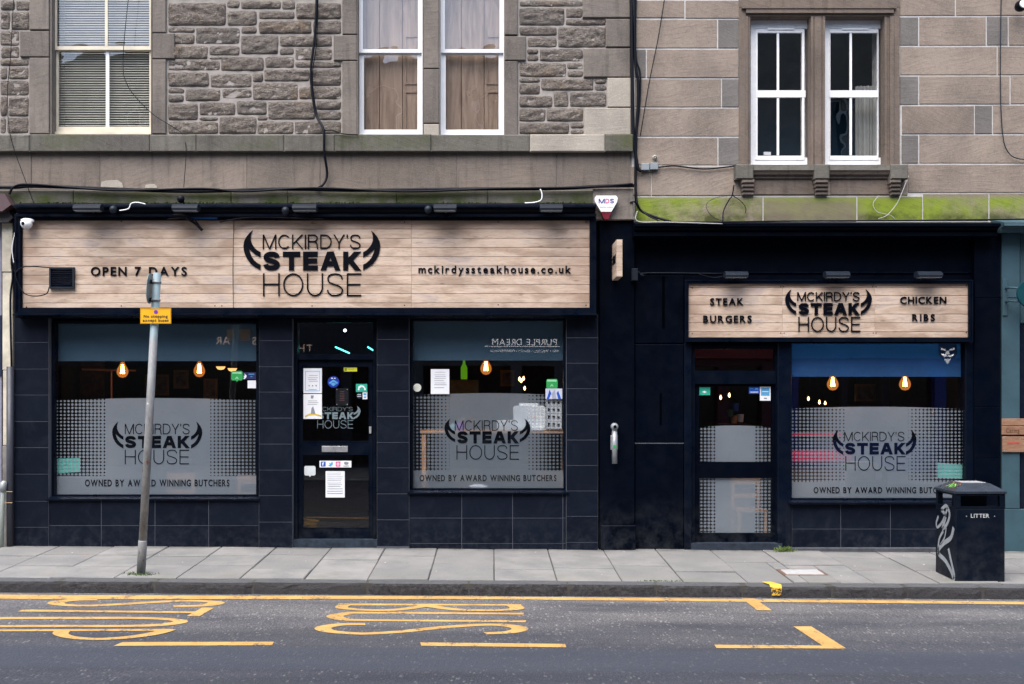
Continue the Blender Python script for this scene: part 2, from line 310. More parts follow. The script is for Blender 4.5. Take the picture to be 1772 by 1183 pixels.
# ------------------------------------------------------------------ mesh builder
class MB:
    def __init__(s): s.v = []; s.f = []
    def add(s, vs, fs):
        b = len(s.v); s.v += [tuple(q) for q in vs]; s.f += [tuple(i + b for i in f) for f in fs]; return s
    def box(s, x0, x1, y0, y1, z0, z1):
        if x0 > x1: x0, x1 = x1, x0
        if y0 > y1: y0, y1 = y1, y0
        if z0 > z1: z0, z1 = z1, z0
        return s.add([(x0, y0, z0), (x1, y0, z0), (x1, y1, z0), (x0, y1, z0), (x0, y0, z1), (x1, y0, z1), (x1, y1, z1), (x0, y1, z1)],
                     [(0, 1, 5, 4), (1, 2, 6, 5), (2, 3, 7, 6), (3, 0, 4, 7), (4, 5, 6, 7), (3, 2, 1, 0)])
    def cham(s, x0, x1, z0, z1, yf, yb, c=.006):
        """slab facing -Y with chamfered front edges"""
        if x0 > x1: x0, x1 = x1, x0
        if z0 > z1: z0, z1 = z1, z0
        R = lambda a, b, e, f, y: [(a, y, e), (b, y, e), (b, y, f), (a, y, f)]
        vs = R(x0, x1, z0, z1, yb) + R(x0, x1, z0, z1, yf + c) + R(x0 + c, x1 - c, z0 + c, z1 - c, yf)
        fs = [(8, 9, 10, 11), (3, 2, 1, 0)]
        for k in range(4):
            j = (k + 1) % 4
            fs += [(k, j, 4 + j, 4 + k), (4 + k, 4 + j, 8 + j, 8 + k)]
        return s.add(vs, fs)
    def prism(s, poly, y0, y1):
        """polygon given as (x, z), facing -Y at y0, back at y1"""
        a = sum(poly[i][0] * poly[(i + 1) % len(poly)][1] - poly[(i + 1) % len(poly)][0] * poly[i][1] for i in range(len(poly)))
        if a < 0: poly = poly[::-1]
        n = len(poly)
        vs = [(x, y0, z) for x, z in poly] + [(x, y1, z) for x, z in poly]
        return s.add(vs, [tuple(range(n)), tuple(range(2 * n - 1, n - 1, -1))] + [(i, n + i, n + (i + 1) % n, (i + 1) % n) for i in range(n)])
    def profile_x(s, prof, x0, x1):
        """closed profile given as (y, z), swept along x"""
        n = len(prof)
        vs = [(x0, y, z) for y, z in prof] + [(x1, y, z) for y, z in prof]
        return s.add(vs, [tuple(range(n)), tuple(range(2 * n - 1, n - 1, -1))] + [(i, n + i, n + (i + 1) % n, (i + 1) % n) for i in range(n)])
    def tube(s, pts, r, n=8, cap=True):
        pts = [Vector(p) for p in pts]; rr = r if isinstance(r, (list, tuple)) else [r] * len(pts); base = len(s.v); up = None
        for i, p in enumerate(pts):
            d = (pts[min(i + 1, len(pts) - 1)] - pts[max(i - 1, 0)]).normalized()
            if up is None: up = Vector((0, 0, 1)) if abs(d.z) < .9 else Vector((0, 1, 0))
            a = d.cross(up)
            if a.length < 1e-4: a = d.cross(Vector((1, 0, 0)))
            a.normalize(); b = a.cross(d).normalized(); up = b
            for k in range(n):
                w = 2 * pi * k / n; q = p + (a * cos(w) + b * sin(w)) * rr[i]; s.v.append(tuple(q))
        for i in range(len(pts) - 1):
            for k in range(n):
                j = (k + 1) % n; s.f.append((base + i * n + k, base + i * n + j, base + (i + 1) * n + j, base + (i + 1) * n + k))
        if cap:
            s.f.append(tuple(base + k for k in range(n))[::-1]); s.f.append(tuple(base + (len(pts) - 1) * n + k for k in range(n)))
        return s
    def lathe(s, prof, c, axis='z', n=20):
        """profile of (radius, height) turned about an axis through c"""
        base = len(s.v); c = Vector(c)
        for r, h in prof:
            for k in range(n):
                w = 2 * pi * k / n; a, b = r * cos(w), r * sin(w)
                s.v.append(tuple(c + (Vector((a, b, h)) if axis == 'z' else Vector((a, h, b)) if axis == 'y' else Vector((h, a, b)))))
        for i in range(len(prof) - 1):
            for k in range(n):
                j = (k + 1) % n; s.f.append((base + i * n + k, base + i * n + j, base + (i + 1) * n + j, base + (i + 1) * n + k))
        s.f.append(tuple(base + k for k in range(n))); s.f.append(tuple(base + (len(prof) - 1) * n + k for k in range(n)))
        return s
    def build(s, name, mat, parent=None, smooth=False):
        me = bpy.data.meshes.new(name); me.from_pydata(s.v, [], s.f); me.update()
        me.materials.append(mat)
        if smooth:
            me.polygons.foreach_set('use_smooth', [True] * len(me.polygons))
        return link(name, me, parent)
def world_of(o):
    L = Vector(o.location)
    while o.parent: o = o.parent; L = L + Vector(o.location) if o.type == 'EMPTY' else L
    return L
def link(name, me, parent=None):
    o = bpy.data.objects.new(name, me); COL.objects.link(o)
    if parent is not None:
        o.parent = parent
        if parent.type == 'EMPTY' and parent.parent is None: o.matrix_parent_inverse = Matrix.Translation(-Vector(parent.location))
    return o
def tag(o, label=None, cat=None, group=None, kind=None):
    if label: o['label'] = label
    if cat: o['category'] = cat
    if group: o['group'] = group
    if kind: o['kind'] = kind
    return o
def thing(name, loc, label, cat, group=None):
    o = bpy.data.objects.new(name, None); COL.objects.link(o); o.location = loc; o.empty_display_size = .1
    return tag(o, label, cat, group)
def stuff(o): o['kind'] = 'stuff'; return o
def struct(o): o['kind'] = 'structure'; return o
def smoothpts(pts, k=6):
    out = []; n = len(pts)
    P = [Vector(p) for p in pts]
    for i in range(n - 1):
        a, b, c, d = P[max(i - 1, 0)], P[i], P[i + 1], P[min(i + 2, n - 1)]
        for j in range(k):
            u = j / k
            out.append(.5 * ((2 * b) + (c - a) * u + (2 * a - 5 * b + 4 * c - d) * u * u + (3 * b - a - 3 * c + d) * u ** 3))
    out.append(P[-1]); return out
def cable(name, pxs, Y, r, mat, label, cat='cable', group=None, k=6, parent=None):
    pts = []
    for p in pxs:
        y = p[2] if len(p) > 2 else Y
        pts.append((X(p[0], y), y, Z(p[1], y)))
    o = MB().tube(smoothpts(pts, k), r, 6).build(name, mat, parent, True)
    if parent is None: tag(o, label, cat, group)
    return o
def pc(name, px0, py0, px1, py1, yf, yb, mat, parent, c=.004):
    return MB().cham(X(px0, yf), X(px1, yf), Z(py0, yf), Z(py1, yf), yf, yb, c).build(name, mat, parent)
def pb(mb, px0, py0, px1, py1, yf, yb):
    return mb.box(X(px0, yf), X(px1, yf), yf, yb, Z(py0, yf), Z(py1, yf))
def holed(mb, x0, x1, z0, z1, holes, yf, yb):
    xs = sorted({x0, x1} | {h[i] for h in holes for i in (0, 1) if x0 < h[i] < x1}); zs = sorted({z0, z1} | {h[i] for h in holes for i in (2, 3) if z0 < h[i] < z1})
    def solid(i, j):
        if i < 0 or j < 0 or i >= len(xs) - 1 or j >= len(zs) - 1: return False
        cx, cz = (xs[i] + xs[i + 1]) / 2, (zs[j] + zs[j + 1]) / 2
        return not any(h[0] < cx < h[1] and h[2] < cz < h[3] for h in holes)
    for i in range(len(xs) - 1):
        for j in range(len(zs) - 1):
            if not solid(i, j): continue
            a, b, c, d = xs[i], xs[i + 1], zs[j], zs[j + 1]
            mb.add([(a, yf, c), (b, yf, c), (b, yf, d), (a, yf, d)], [(0, 1, 2, 3)]); mb.add([(a, yb, c), (b, yb, c), (b, yb, d), (a, yb, d)], [(3, 2, 1, 0)])
            if not solid(i - 1, j): mb.add([(a, yf, c), (a, yb, c), (a, yb, d), (a, yf, d)], [(3, 2, 1, 0)])
            if not solid(i + 1, j): mb.add([(b, yf, c), (b, yb, c), (b, yb, d), (b, yf, d)], [(0, 1, 2, 3)])
            if not solid(i, j - 1): mb.add([(a, yf, c), (b, yf, c), (b, yb, c), (a, yb, c)], [(3, 2, 1, 0)])
            if not solid(i, j + 1): mb.add([(a, yf, d), (b, yf, d), (b, yb, d), (a, yb, d)], [(0, 1, 2, 3)])
    return mb
def ring(mb, x0, x1, z0, z1, w, yf, yb, wt=None, wb=None):
    """rectangular frame, members butted"""
    wt = w if wt is None else wt; wb = w if wb is None else wb
    mb.box(x0, x0 + w, yf, yb, z0, z1); mb.box(x1 - w, x1, yf, yb, z0, z1)
    mb.box(x0 + w, x1 - w, yf, yb, z0, z0 + wb); mb.box(x0 + w, x1 - w, yf, yb, z1 - wt, z1); return mb
def rough_stone(x0, x1, z0, z1, yf, yb, parent, mat=None, amp=.024, name='stone'):
    if x1 - x0 < .02 or z1 - z0 < .02: return
    step = .022
    nx = max(3, int((x1 - x0) / step)); nz = max(3, int((z1 - z0) / step)); vs = []; fs = []
    sx, sz = rnd.uniform(0, 50), rnd.uniform(0, 50); w, h = x1 - x0, z1 - z0; bias = rnd.uniform(-.006, .008)
    for j in range(nz + 1):
        for i in range(nx + 1):
            u, v = i / nx, j / nz; x, z = x0 + u * w, z0 + v * h
            ed = min(u * w, (1 - u) * w, v * h, (1 - v) * h)
            # wavering outline, corners knocked off
            if i in (0, nx): x += noise.noise(Vector((sx, z * 11, 3))) * .008 + (.008 if i == 0 else -.010) * (abs(v - .5) * 2) ** 4
            if j in (0, nz): z += noise.noise(Vector((x * 9, sz, 7))) * .007 + (.007 if j == 0 else -.009) * (abs(u - .5) * 2) ** 6
            d = noise.noise(Vector((x * 9 + sx, z * 19, sz))) * amp + noise.noise(Vector((x * 27, z * 44 + sz, sx))) * amp * .55
            t = min(1, ed / .03); d = -(t ** .6) * (.014 + bias) + d * t
            vs.append((x, yf + .012 + d if 0 < i < nx and 0 < j < nz else yf + .0105, z))
    W = nx + 1
    for j in range(nz):
        for i in range(nx): a = j * W + i; fs.append((a, a + 1, a + W + 1, a + W))
    loop = [i for i in range(W)] + [j * W + nx for j in range(1, nz + 1)] + [nz * W + i for i in range(nx - 1, -1, -1)] + [j * W for j in range(nz - 1, 0, -1)]
    b = len(vs)
    for q in loop: vs.append((vs[q][0], yb, vs[q][2]))
    for k in range(len(loop)):
        j = (k + 1) % len(loop); fs.append((loop[k], b + k, b + j, loop[j]))
    m = MB(); m.v = vs; m.f = fs
    return m.build(name, mat or RUB, parent, True)

# ------------------------------------------------------------------ stroke lettering (thin and heavy grotesque capitals)
def arc(cx, cy, rx, ry, a0, a1, n=14): return [(cx + rx * cos(radians(a0 + (a1 - a0) * i / n)), cy + ry * sin(radians(a0 + (a1 - a0) * i / n))) for i in range(n + 1)]
S_PATH = [(.97, .76), (.93, .88), (.78, .975), (.52, 1.0), (.25, .975), (.08, .87), (.05, .74), (.13, .62), (.32, .55), (.55, .50), (.80, .42), (.96, .31), (.98, .19), (.88, .07), (.70, .015), (.48, 0), (.25, .02), (.08, .12), (.02, .26)]
GL = {  # name: width, strokes ('L' square ended polyline, 'S' smoothed, 'O' closed, 'D' diagonal cut level)
 'M': (.95, [('L', [(0, 0), (0, 1)]), ('L', [(1, 0), (1, 1)]), ('D', [(0, 1), (.5, 0)]), ('D', [(1, 1), (.5, 0)])]),
 'C': (.84, [('P', arc(.52, .5, .52, .5, 42, 318, 30))]),
 'K': (.76, [('L', [(0, 0), (0, 1)]), ('D', [(1, 1), (.08, .36)]), ('D', [(.34, .56), (1.03, 0)])]),
 'I': (.0, [('L', [(0, 0), (0, 1)])]),
 'R': (.74, [('L', [(0, 0), (0, 1)]), ('P', [(0, 1), (.5, 1)] + arc(.58, .76, .36, .24, 90, -90, 14) + [(.5, .52), (0, .52)]), ('S', [(.55, .52), (.84, .44), (.92, .28), (.94, .1), (1.0, -.06)])]),
 'D': (.80, [('L', [(0, 0), (0, 1)]), ('P', [(0, 1), (.35, 1)] + arc(.40, .5, .6, .5, 90, -90, 22) + [(.35, 0), (0, 0)])]),
 'Y': (.78, [('D', [(0, 1), (.5, .42)]), ('D', [(1, 1), (.5, .42)]), ('L', [(.5, 0), (.5, .46)])]),
 "'": (.10, [('D', [(.5, 1.0), (.1, .76)])]),
 'S': (.76, [('S', S_PATH)]),
 'H': (.76, [('L', [(0, 0), (0, 1)]), ('L', [(1, 0), (1, 1)]), ('M', [(0, .52), (1, .52)])]),
 'O': (.92, [('O', arc(.5, .5, .5, .5, 0, 360, 40)[:-1])]),
 'U': (.74, [('L', [(0, 1), (0, .40)]), ('L', [(1, 1), (1, .40)]), ('P', arc(.5, .38, .5, .38, 180, 360, 22))]),
 'E': (.66, [('L', [(0, 0), (0, 1)]), ('M', [(0, 0), (1, 0)]), ('M', [(0, 1), (1, 1)]), ('M', [(0, .51), (.93, .51)])]),
 'T': (.78, [('M', [(0, 1), (1, 1)]), ('L', [(.5, 0), (.5, 1)])]),
 'A': (.88, [('D', [(.0, 0), (.46, 1)]), ('D', [(1, 0), (.54, 1)]), ('M', [(.22, .30), (.78, .30)])]),
}
def glyph(ch, h, w, t, y0, depth, ox, oz):
    """mesh builder of one capital: h cap height, w width, t stroke, face at y0, lower left (ox, oz)"""
    m = MB(); k = 0
    for kind, pts in GL[ch][1]:
        yy = y0 - k * .0004; k += 1
        if kind == 'D':
            (u0, v0), (u1, v1) = pts
            ax, bx = ox + t / 2 + u0 * (w - t), ox + t / 2 + u1 * (w - t)
            az, bz = oz + v0 * h, oz + v1 * h
            L = sqrt((bx - ax) ** 2 + (bz - az) ** 2); hw = t / 2 * L / max(abs(bz - az), 1e-5); hw = min(hw, t * .95)
            m.prism([(ax - hw, az), (ax + hw, az), (bx + hw, bz), (bx - hw, bz)], yy, y0 + depth); continue
        P = [(ox + t / 2 + u * (w - t), oz + t / 2 + v * (h - t)) for u, v in pts]
        if kind == 'S': P = [(q.x, q.y) for q in smoothpts([(a, b, 0) for a, b in P], 3)]
        if kind in 'LM':
            (ax, az), (bx, bz) = P[0], P[-1]; L = sqrt((bx - ax) ** 2 + (bz - az) ** 2) or 1; dx, dz = (bx - ax) / L * t / 2, (bz - az) / L * t / 2
            P[0] = (ax - dx, az - dz); P[-1] = (bx + dx, bz + dz)
        ribbon(m, P, t, yy, y0 + depth, kind == 'O')
    return m
def ribbon(m, P, t, y0, y1, closed=False):
    n = len(P); ins, outs = [], []
    for i in range(n):
        a = P[(i - 1) % n] if (i or closed) else P[i]; b = P[(i + 1) % n] if (i < n - 1 or closed) else P[i]
        dx, dz = b[0] - a[0], b[1] - a[1]; L = sqrt(dx * dx + dz * dz) or 1
        nx, nz = -dz / L * t / 2, dx / L * t / 2
        ins.append((P[i][0] + nx, P[i][1] + nz)); outs.append((P[i][0] - nx, P[i][1] - nz))
    vs = [(x, y0, z) for x, z in ins + outs] + [(x, y1, z) for x, z in ins + outs]; fs = []
    for i in range(n if closed else n - 1):
        j = (i + 1) % n
        fs += [(i, n + i, n + j, j), (2 * n + i, i, j, 2 * n + j), (n + i, 3 * n + i, 3 * n + j, n + j), (2 * n + i, 2 * n + j, 3 * n + j, 3 * n + i)]
    if not closed: fs += [(0, 2 * n, 3 * n, n), (n - 1, 2 * n - 1, 4 * n - 1, 3 * n - 1)]
    m.add(vs, fs)
def word(txt, px0, px1, py0, py1, t, Y, depth, mat, parent, single=None, sp=.16):
    """capitals fitted into a box of the facade; each letter a part, or all added to one builder"""
    x0, x1, z1, z0 = X(px0, Y), X(px1, Y), Z(py0, Y), Z(py1, Y); h = z1 - z0; T = t * h
    ws = [max(GL[c][0] * h, T) for c in txt]; gap = sp * h; tot = sum(ws) + gap * (len(txt) - 1); k = (x1 - x0) / tot
    x = x0
    for c, w in zip(txt, ws):
        wk = w * k if GL[c][0] > .2 else max(w * k, T)
        m = glyph(c, h, wk, T, Y, depth, x, z0)
        if single is not None: single.add(m.v, m.f)
        else: m.build('letter', mat, parent)
        x += wk + gap * k
HORN = [(235, 115), (196, 148), (162, 192), (140, 238), (132, 285), (137, 335), (152, 385), (178, 438), (212, 482), (258, 518), (320, 552), (320, 492), (285, 474), (252, 445), (225, 408), (206, 365), (190, 315), (222, 347), (268, 385), (320, 412), (320, 355), (283, 334), (252, 305), (228, 268), (214, 228), (213, 180), (222, 145)]
def horns(pxa, pxb, pya, pyb, Y, depth, mat, parent, single=None):
    """the pair of horns; box spans both"""
    for s in (0, 1):
        P = []
        for u, v in HORN:
            f = (u - 132) / (1632 - 132); g = (v - 115) / (552 - 115); f = 1 - f if s else f
            P.append((X(pxa + f * (pxb - pxa), Y), Z(pya + g * (pyb - pya), Y)))
        m = MB().prism(P, Y, Y + depth)
        if single is not None: single.add(m.v, m.f)
        else: m.build('horn', mat, parent)
def text_mesh(ch, offset=0., extrude=0.):
    cu = bpy.data.curves.new('t', 'FONT'); cu.body = ch; cu.size = 1; cu.offset = offset; cu.extrude = extrude; cu.resolution_u = 4
    ob = bpy.data.objects.new('t', cu); COL.objects.link(ob); dg = bpy.context.evaluated_depsgraph_get(); dg.update()
    me = bpy.data.meshes.new_from_object(ob.evaluated_get(dg)); bpy.data.objects.remove(ob); bpy.data.curves.remove(cu)
    v = [tuple(q.co) for q in me.vertices]; f = [tuple(p.vertices) for p in me.polygons]; bpy.data.meshes.remove(me); return v, f
_tc = {}
def tchar(ch, off):
    if (ch, off) not in _tc: _tc[(ch, off)] = text_mesh(ch, off, .0)
    return _tc[(ch, off)]
CAPH = None
def text(txt, xa, xb, za, h, Y, mat, parent, off=.012, depth=.004, mirror=False, name='letter', join=False, rot=None, track=None):
    """builtin face: baseline za, cap height h, spanning xa..xb exactly; thin raised letters"""
    global CAPH
    if CAPH is None:
        v, _ = tchar('H', 0.); CAPH = max(q[1] for q in v)
    s = h / CAPH; items = []; x = 0; tot = 0
    for ch in txt:
        if ch == ' ': items.append((None, .30 * s)); continue
        v, f = tchar(ch, off)
        lo = min(q[0] for q in v); hi = max(q[0] for q in v); items.append(((v, f, lo), (hi - lo) * s))
    tot = sum(w for _, w in items); gap = ((xb - xa) - tot) / max(1, len(items) - 1) if track is None else track
    nl = max(1, len(items) - 1); kx = 1.
    if track is None and gap < .15 * h: kx = ((xb - xa) - nl * .15 * h) / tot; gap = .15 * h
    x = 0; acc = MB(); last = None
    for it, w in items:
        if it:
            v, f, lo = it; n = len(v)
            vs = []
            for q in v:
                lx = x + (q[0] - lo) * s * kx; lz = q[1] * s
                wx = (xb - lx) if mirror else (xa + lx)
                vs.append((wx, Y, za + lz))
            back = [(a, Y + (-depth if mirror else depth), c) for a, b, c in vs]
            # boundary edges for the sides
            ec = {}
            for p in f:
                for i in range(len(p)):
                    e = (p[i], p[(i + 1) % len(p)]); ec[e] = ec.get(e, 0) + 1
            fs = list(f)
            for (a, b) in ec:
                if (b, a) not in ec: fs.append((a, n + a, n + b, b))
            m = MB(); m.v = vs + back; m.f = fs
            if join: acc.add(m.v, m.f)
            else: last = m.build(name, mat, parent)
        x += w * kx + gap
    if join: last = acc.build(name, mat, parent); last['kind'] = 'stuff'
    return last
def ptext(txt, px0, px1, pybase, pytop, Y, mat, parent, **kw):
    return text(txt, X(px0, Y), X(px1, Y), Z(pybase, Y), Z(pytop, Y) - Z(pybase, Y), Y, mat, parent, **kw)
#@@GROUND
# ------------------------------------------------------------------ ground
def zb(x): return .075 - .006 * x
def zk(x): return .012 - .007 * x
def pavz(x, y): t = max(0, min(1, -y / 2.2)); return zb(x) * (1 - t) + zk(x) * t
def roadz(x, y): return -.118 - .007 * x + .004 * (-2.2 - y)
def sheet(name, x0, x1, y0, y1, zf, mat, dz=0):
    o = MB().add([(x0, y0, zf(x0, y0) + dz), (x1, y0, zf(x1, y0) + dz), (x1, y1, zf(x1, y1) + dz), (x0, y1, zf(x0, y1) + dz)], [(0, 1, 2, 3)]).build(name, mat)
    return struct(o)
MB().add([(-150, -150, -1.4), (150, -150, -1.4), (150, 150, -1.4), (-150, 150, -1.4)], [(0, 1, 2, 3)]).build('ground', JOINT)['kind'] = 'structure'
sheet('road', -60, 60, -12.0, -2.15, roadz, ASPH)
pv = MB(); a, b = -60, 60
for k in range(-60, 60, 2):
    for y0_, y1_ in ((-2.06, 0), (0, .4)): pv.add([(k, y0_, pavz(k, y0_) - .012), (k + 2, y0_, pavz(k + 2, y0_) - .012), (k + 2, y1_, pavz(k + 2, y1_) - .012), (k, y1_, pavz(k, y1_) - .012)], [(0, 1, 2, 3)])
pavement = struct(pv.build('pavement', JOINT))
def flag(x0, x1, y0, y1, par, zf=pavz, mat=FLAG, nm='flagstone', lift=0.):
    g = .006; c = .007; j = rnd.uniform(-.004, .004) + lift; tx = rnd.uniform(-.005, .005)
    h = .011; q = [(x0 + g, y0 + h), (x1 - g, y0 + h), (x1 - g, y1 - h), (x0 + g, y1 - h)]; q2 = [(x0 + g + c, y0 + g + c), (x1 - g - c, y0 + g + c), (x1 - g - c, y1 - g - c), (x0 + g + c, y1 - g - c)]
    vs = [(x, y, zf(x, y) - .06) for x, y in q] + [(x, y, zf(x, y) - .006 + j) for x, y in q] + [(x, y, zf(x, y) + j + tx * (k in (1, 2))) for k, (x, y) in enumerate(q2)]
    fs = [(8, 9, 10, 11)]
    for k in range(4): l = (k + 1) % 4; fs += [(k, l, 4 + l, 4 + k), (4 + k, 4 + l, 8 + l, 8 + k)]
    return MB().add(vs, fs).build(nm, mat, par)
x = -7.35; cover = (X(1338, -1.2), X(1414, -1.2), -1.66, -1.30)
while x < 7.9:
    w = .672 + rnd.uniform(-.03, .03); ys = [-2.05, -1.42 + rnd.uniform(-.12, .12), -.66 + rnd.uniform(-.14, .14), .05]
    if rnd.random() < .3: ys = [-2.05, -1.02 + rnd.uniform(-.2, .2), .05]
    for i in range(len(ys) - 1):
        if not (x < cover[1] and x + w > cover[0] and ys[i] < cover[3] and ys[i + 1] > cover[2]): flag(x, x + w, ys[i], ys[i + 1], pavement)
        else:
            a, b, c, d = cover
            for X0, X1, Y0, Y1 in ((x, min(x + w, a), ys[i], ys[i + 1]), (max(x, b), x + w, ys[i], ys[i + 1]), (max(x, a), min(x + w, b), ys[i], max(ys[i], c)), (max(x, a), min(x + w, b), min(d, ys[i + 1]), ys[i + 1])):
                if X1 - X0 > .03 and Y1 - Y0 > .03: flag(X0, X1, Y0, Y1, pavement)
    x += w
t = thing('access_cover', ((cover[0] + cover[1]) / 2, (cover[2] + cover[3]) / 2, 0), 'pale rectangular access cover with a rusty rim set in the pavement', 'access cover')
RUST = simple('rusty_iron', (.14, .085, .06), .8, bstr=.4); COVC = simple('pale_cover_concrete', (.37, .365, .36), .85, var=.15, scale=14, bstr=.5)
flag(cover[0], cover[1], cover[2], cover[3], t, mat=RUST, nm='rim', lift=-.004)
flag(cover[0] + .035, cover[1] - .035, cover[2] + .035, cover[3] - .035, t, mat=COVC, nm='lid')
kerb = struct(MB().add([(-60, -2.195, zk(-60) - .3), (60, -2.195, zk(60) - .3), (60, -2.195, zk(60) - .01), (-60, -2.195, zk(-60) - .01), (60, -2.05, zk(60) - .01), (-60, -2.05, zk(-60) - .01)], [(0, 1, 2, 3), (3, 2, 4, 5)]).build('kerb', JOINT))
kj = [-220, -60, 104, 268, 438, 634, 812, 983, 1136, 1285, 1440, 1570, 1700, 1860, 2010]
for i in range(len(kj) - 1):
    x0, x1 = X(kj[i], -2.2) + .007, X(kj[i + 1], -2.2) - .007; j = rnd.uniform(-.005, .005); n = 12; m = MB(); pr = []
    off = rnd.uniform(-.006, .006)
    def prof(x, f):
        z = zk(x) + j; e = -.022 * f
        wob = lambda k: noise.noise(Vector((x * 7, k * 3.1, i))) * .011
        return [(-2.215 + off + wob(1) - e, z - .24), (-2.215 + off + wob(2) - e, z - .07 + wob(5)), (-2.212 + off + wob(3) - e, z - .035), (-2.203 + off - e, z - .012 + wob(4) * .4), (-2.185 + off, z - .002 - .01 * f), (-2.06, z - .01 * f), (-2.06, z - .24)]
    vs = []
    for k in range(n + 1):
        x = x0 + (x1 - x0) * k / n; f = 1 if k in (0, n) else 0
        vs += [(x, a, b) for a, b in prof(x, f)]
    fs = []
    for k in range(n):
        for q in range(6): a = k * 7 + q; fs.append((a, a + 7, a + 8, a + 1))
    fs += [tuple(range(7)), tuple(range(n * 7 + 6, n * 7 - 1, -1))]
    m.add(vs, fs).build('kerb_stone', KERB, kerb)
# road markings, kept on the plane of the road
def G(px, py):
    d = (EYE + .12) * F_PX / (py - PY0)
    for _ in range(6):
        x, y = (px - PX0) / F_PX * d, d - D; d = (EYE - roadz(x, y)) * F_PX / (py - PY0)
    return (px - PX0) / F_PX * d, d - D
def road_poly(pxpoly, dz=.004):
    P = [G(*p) for p in pxpoly]; return [(x, y, roadz(x, y) + dz) for x, y in P]
def road_ribbon(m, px, wx=30., wy=5., closed=False, dz=.004):
    """stroke of stretched road lettering: broad along the street, narrow across it"""
    P = [(q.x, q.y) for q in smoothpts([(a, b, 0) for a, b in (px + [px[0]] if closed else px)], 5)]
    if closed: P = P[:-1]
    k = wx / wy; n = len(P); A, B = [], []
    for i in range(n):
        a = P[(i - 1) % n] if (i or closed) else P[i]; b = P[(i + 1) % n] if (i < n - 1 or closed) else P[i]
        dx, dy = (b[0] - a[0]) / k, b[1] - a[1]; L = sqrt(dx * dx + dy * dy) or 1
        nx, ny = -dy / L * wy * .43 * k, dx / L * wy * .43
        A.append((P[i][0] + nx, P[i][1] + ny)); B.append((P[i][0] - nx, P[i][1] - ny))
    vs = road_poly(A + B, dz); m.add(vs, [(i, (i + 1) % n, n + (i + 1) % n, n + i) for i in range(n if closed else n - 1)])
def marking(name, m):
    return struct(m.build(name, RPAINT))
ln = MB()
for i in range(60):
    xa, xb = -14 + i * .5, -14 + (i + 1) * .5; w = lambda x, s: noise.noise(Vector((x * 1.7, s, 0))) * .012
    lo_ = lambda x: -2.42 - (.16 * min(1, max(0, (-x - .5) / 4)) if x < 0 else .07 * min(1, x / 5)); hi_ = lambda x: -2.27 - (.085 * min(1, max(0, (-x - .5) / 4)) if x < 0 else .07 * min(1, x / 5))
    q = [(xa, lo_(xa) + w(xa, 1)), (xb, lo_(xb) + w(xb, 1)), (xb, hi_(xb) + w(xb, 9)), (xa, hi_(xa) + w(xa, 9))]
    ln.add([(x, y, roadz(x, y) + .004) for x, y in q], [(0, 1, 2, 3)])
marking('yellow_kerbside_line', ln)
m = MB()
m.add(road_poly([(585, 1044.5), (902, 1046), (902, 1048.3), (585, 1048)], .004), [(3, 2, 1, 0)])
road_ribbon(m, [(600, 1046.5), (592, 1049.5), (596, 1053), (640, 1056.3), (690, 1055.2), (738, 1048.2)], 26, 3.4, dz=.0048)
road_ribbon(m, [(738, 1048.2), (790, 1055.2), (850, 1056.6), (893, 1054), (888, 1047.5)], 30, 3.4, dz=.0052)
marking('letter_b_road_marking', m)
m = MB(); road_ribbon(m, [(906, 1062.3), (640, 1060.7), (600, 1062), (580, 1066), (590, 1071), (630, 1073.4), (910, 1075.4)], 34, 3.6); marking('letter_u_road_marking', m)
m = MB(); road_ribbon(m, [(632, 1080.3), (590, 1081), (560, 1086), (570, 1092.5), (625, 1096.7), (690, 1093.5), (770, 1085.5), (840, 1081.3), (885, 1083.5), (900, 1089), (880, 1094.5), (840, 1096.3)], 34, 4.2); marking('letter_s_road_marking', m)
m = MB(); road_ribbon(m, [(168, 1037.6), (125, 1038.5), (98, 1042.5), (106, 1046.6), (150, 1048.3), (200, 1046.3), (270, 1042), (330, 1039.8), (372, 1042), (366, 1046.3), (340, 1048.6), (300, 1049)], 34, 3.4); marking('upper_letter_s_road_marking', m)
m = MB(); m.add(road_poly([(40, 1055), (345, 1058.6), (345, 1061.3), (30, 1058.6)]), [(3, 2, 1, 0)]); m.add(road_poly([(350, 1052), (371, 1052), (345, 1067), (323, 1066.5)], .005), [(3, 2, 1, 0)]); marking('letter_t_road_marking', m)
m = MB(); road_ribbon(m, [(20, 1070), (150, 1069.6), (260, 1070.2), (312, 1074.5), (290, 1080.5), (230, 1083.4), (90, 1083.6), (-60, 1083.4), (-100, 1077), (-60, 1071.5)], 30, 4.2, True); marking('letter_o_road_marking', m)
m = MB(); m.add(road_poly([(-110, 1090), (300, 1088.6), (300, 1092), (-110, 1093.2)]), [(3, 2, 1, 0)])
road_ribbon(m, [(293, 1089), (270, 1096), (225, 1103), (170, 1106.3), (125, 1103.5), (105, 1097.5), (110, 1091)], 32, 4.2, dz=.005); marking('letter_p_road_marking', m)
for p in ([(212, 1111.5), (474, 1110.8), (471, 1117), (197, 1118)], [(727, 1112), (978, 1114.6), (980, 1120.6), (729, 1117.8)]):
    m = MB(); q = road_poly(p); m.add(q, [(3, 2, 1, 0)]); marking('bus_bay_dash', m)
m = MB(); m.add(road_poly([(1236, 1116), (1430, 1117.6), (1464, 1122.8), (1240, 1121.8)]), [(3, 2, 1, 0)]); m.add(road_poly([(1373, 1084.5), (1404, 1084.5), (1464, 1122.4), (1424, 1118.2)], .005), [(3, 2, 1, 0)]); marking('bus_bay_corner_marking', m)
m = MB(); m.add(road_poly([(1284, 1036), (1306, 1036.3), (1336, 1056.8), (1310, 1056.3)], .005), [(3, 2, 1, 0)]); marking('bus_bay_end_marking', m)
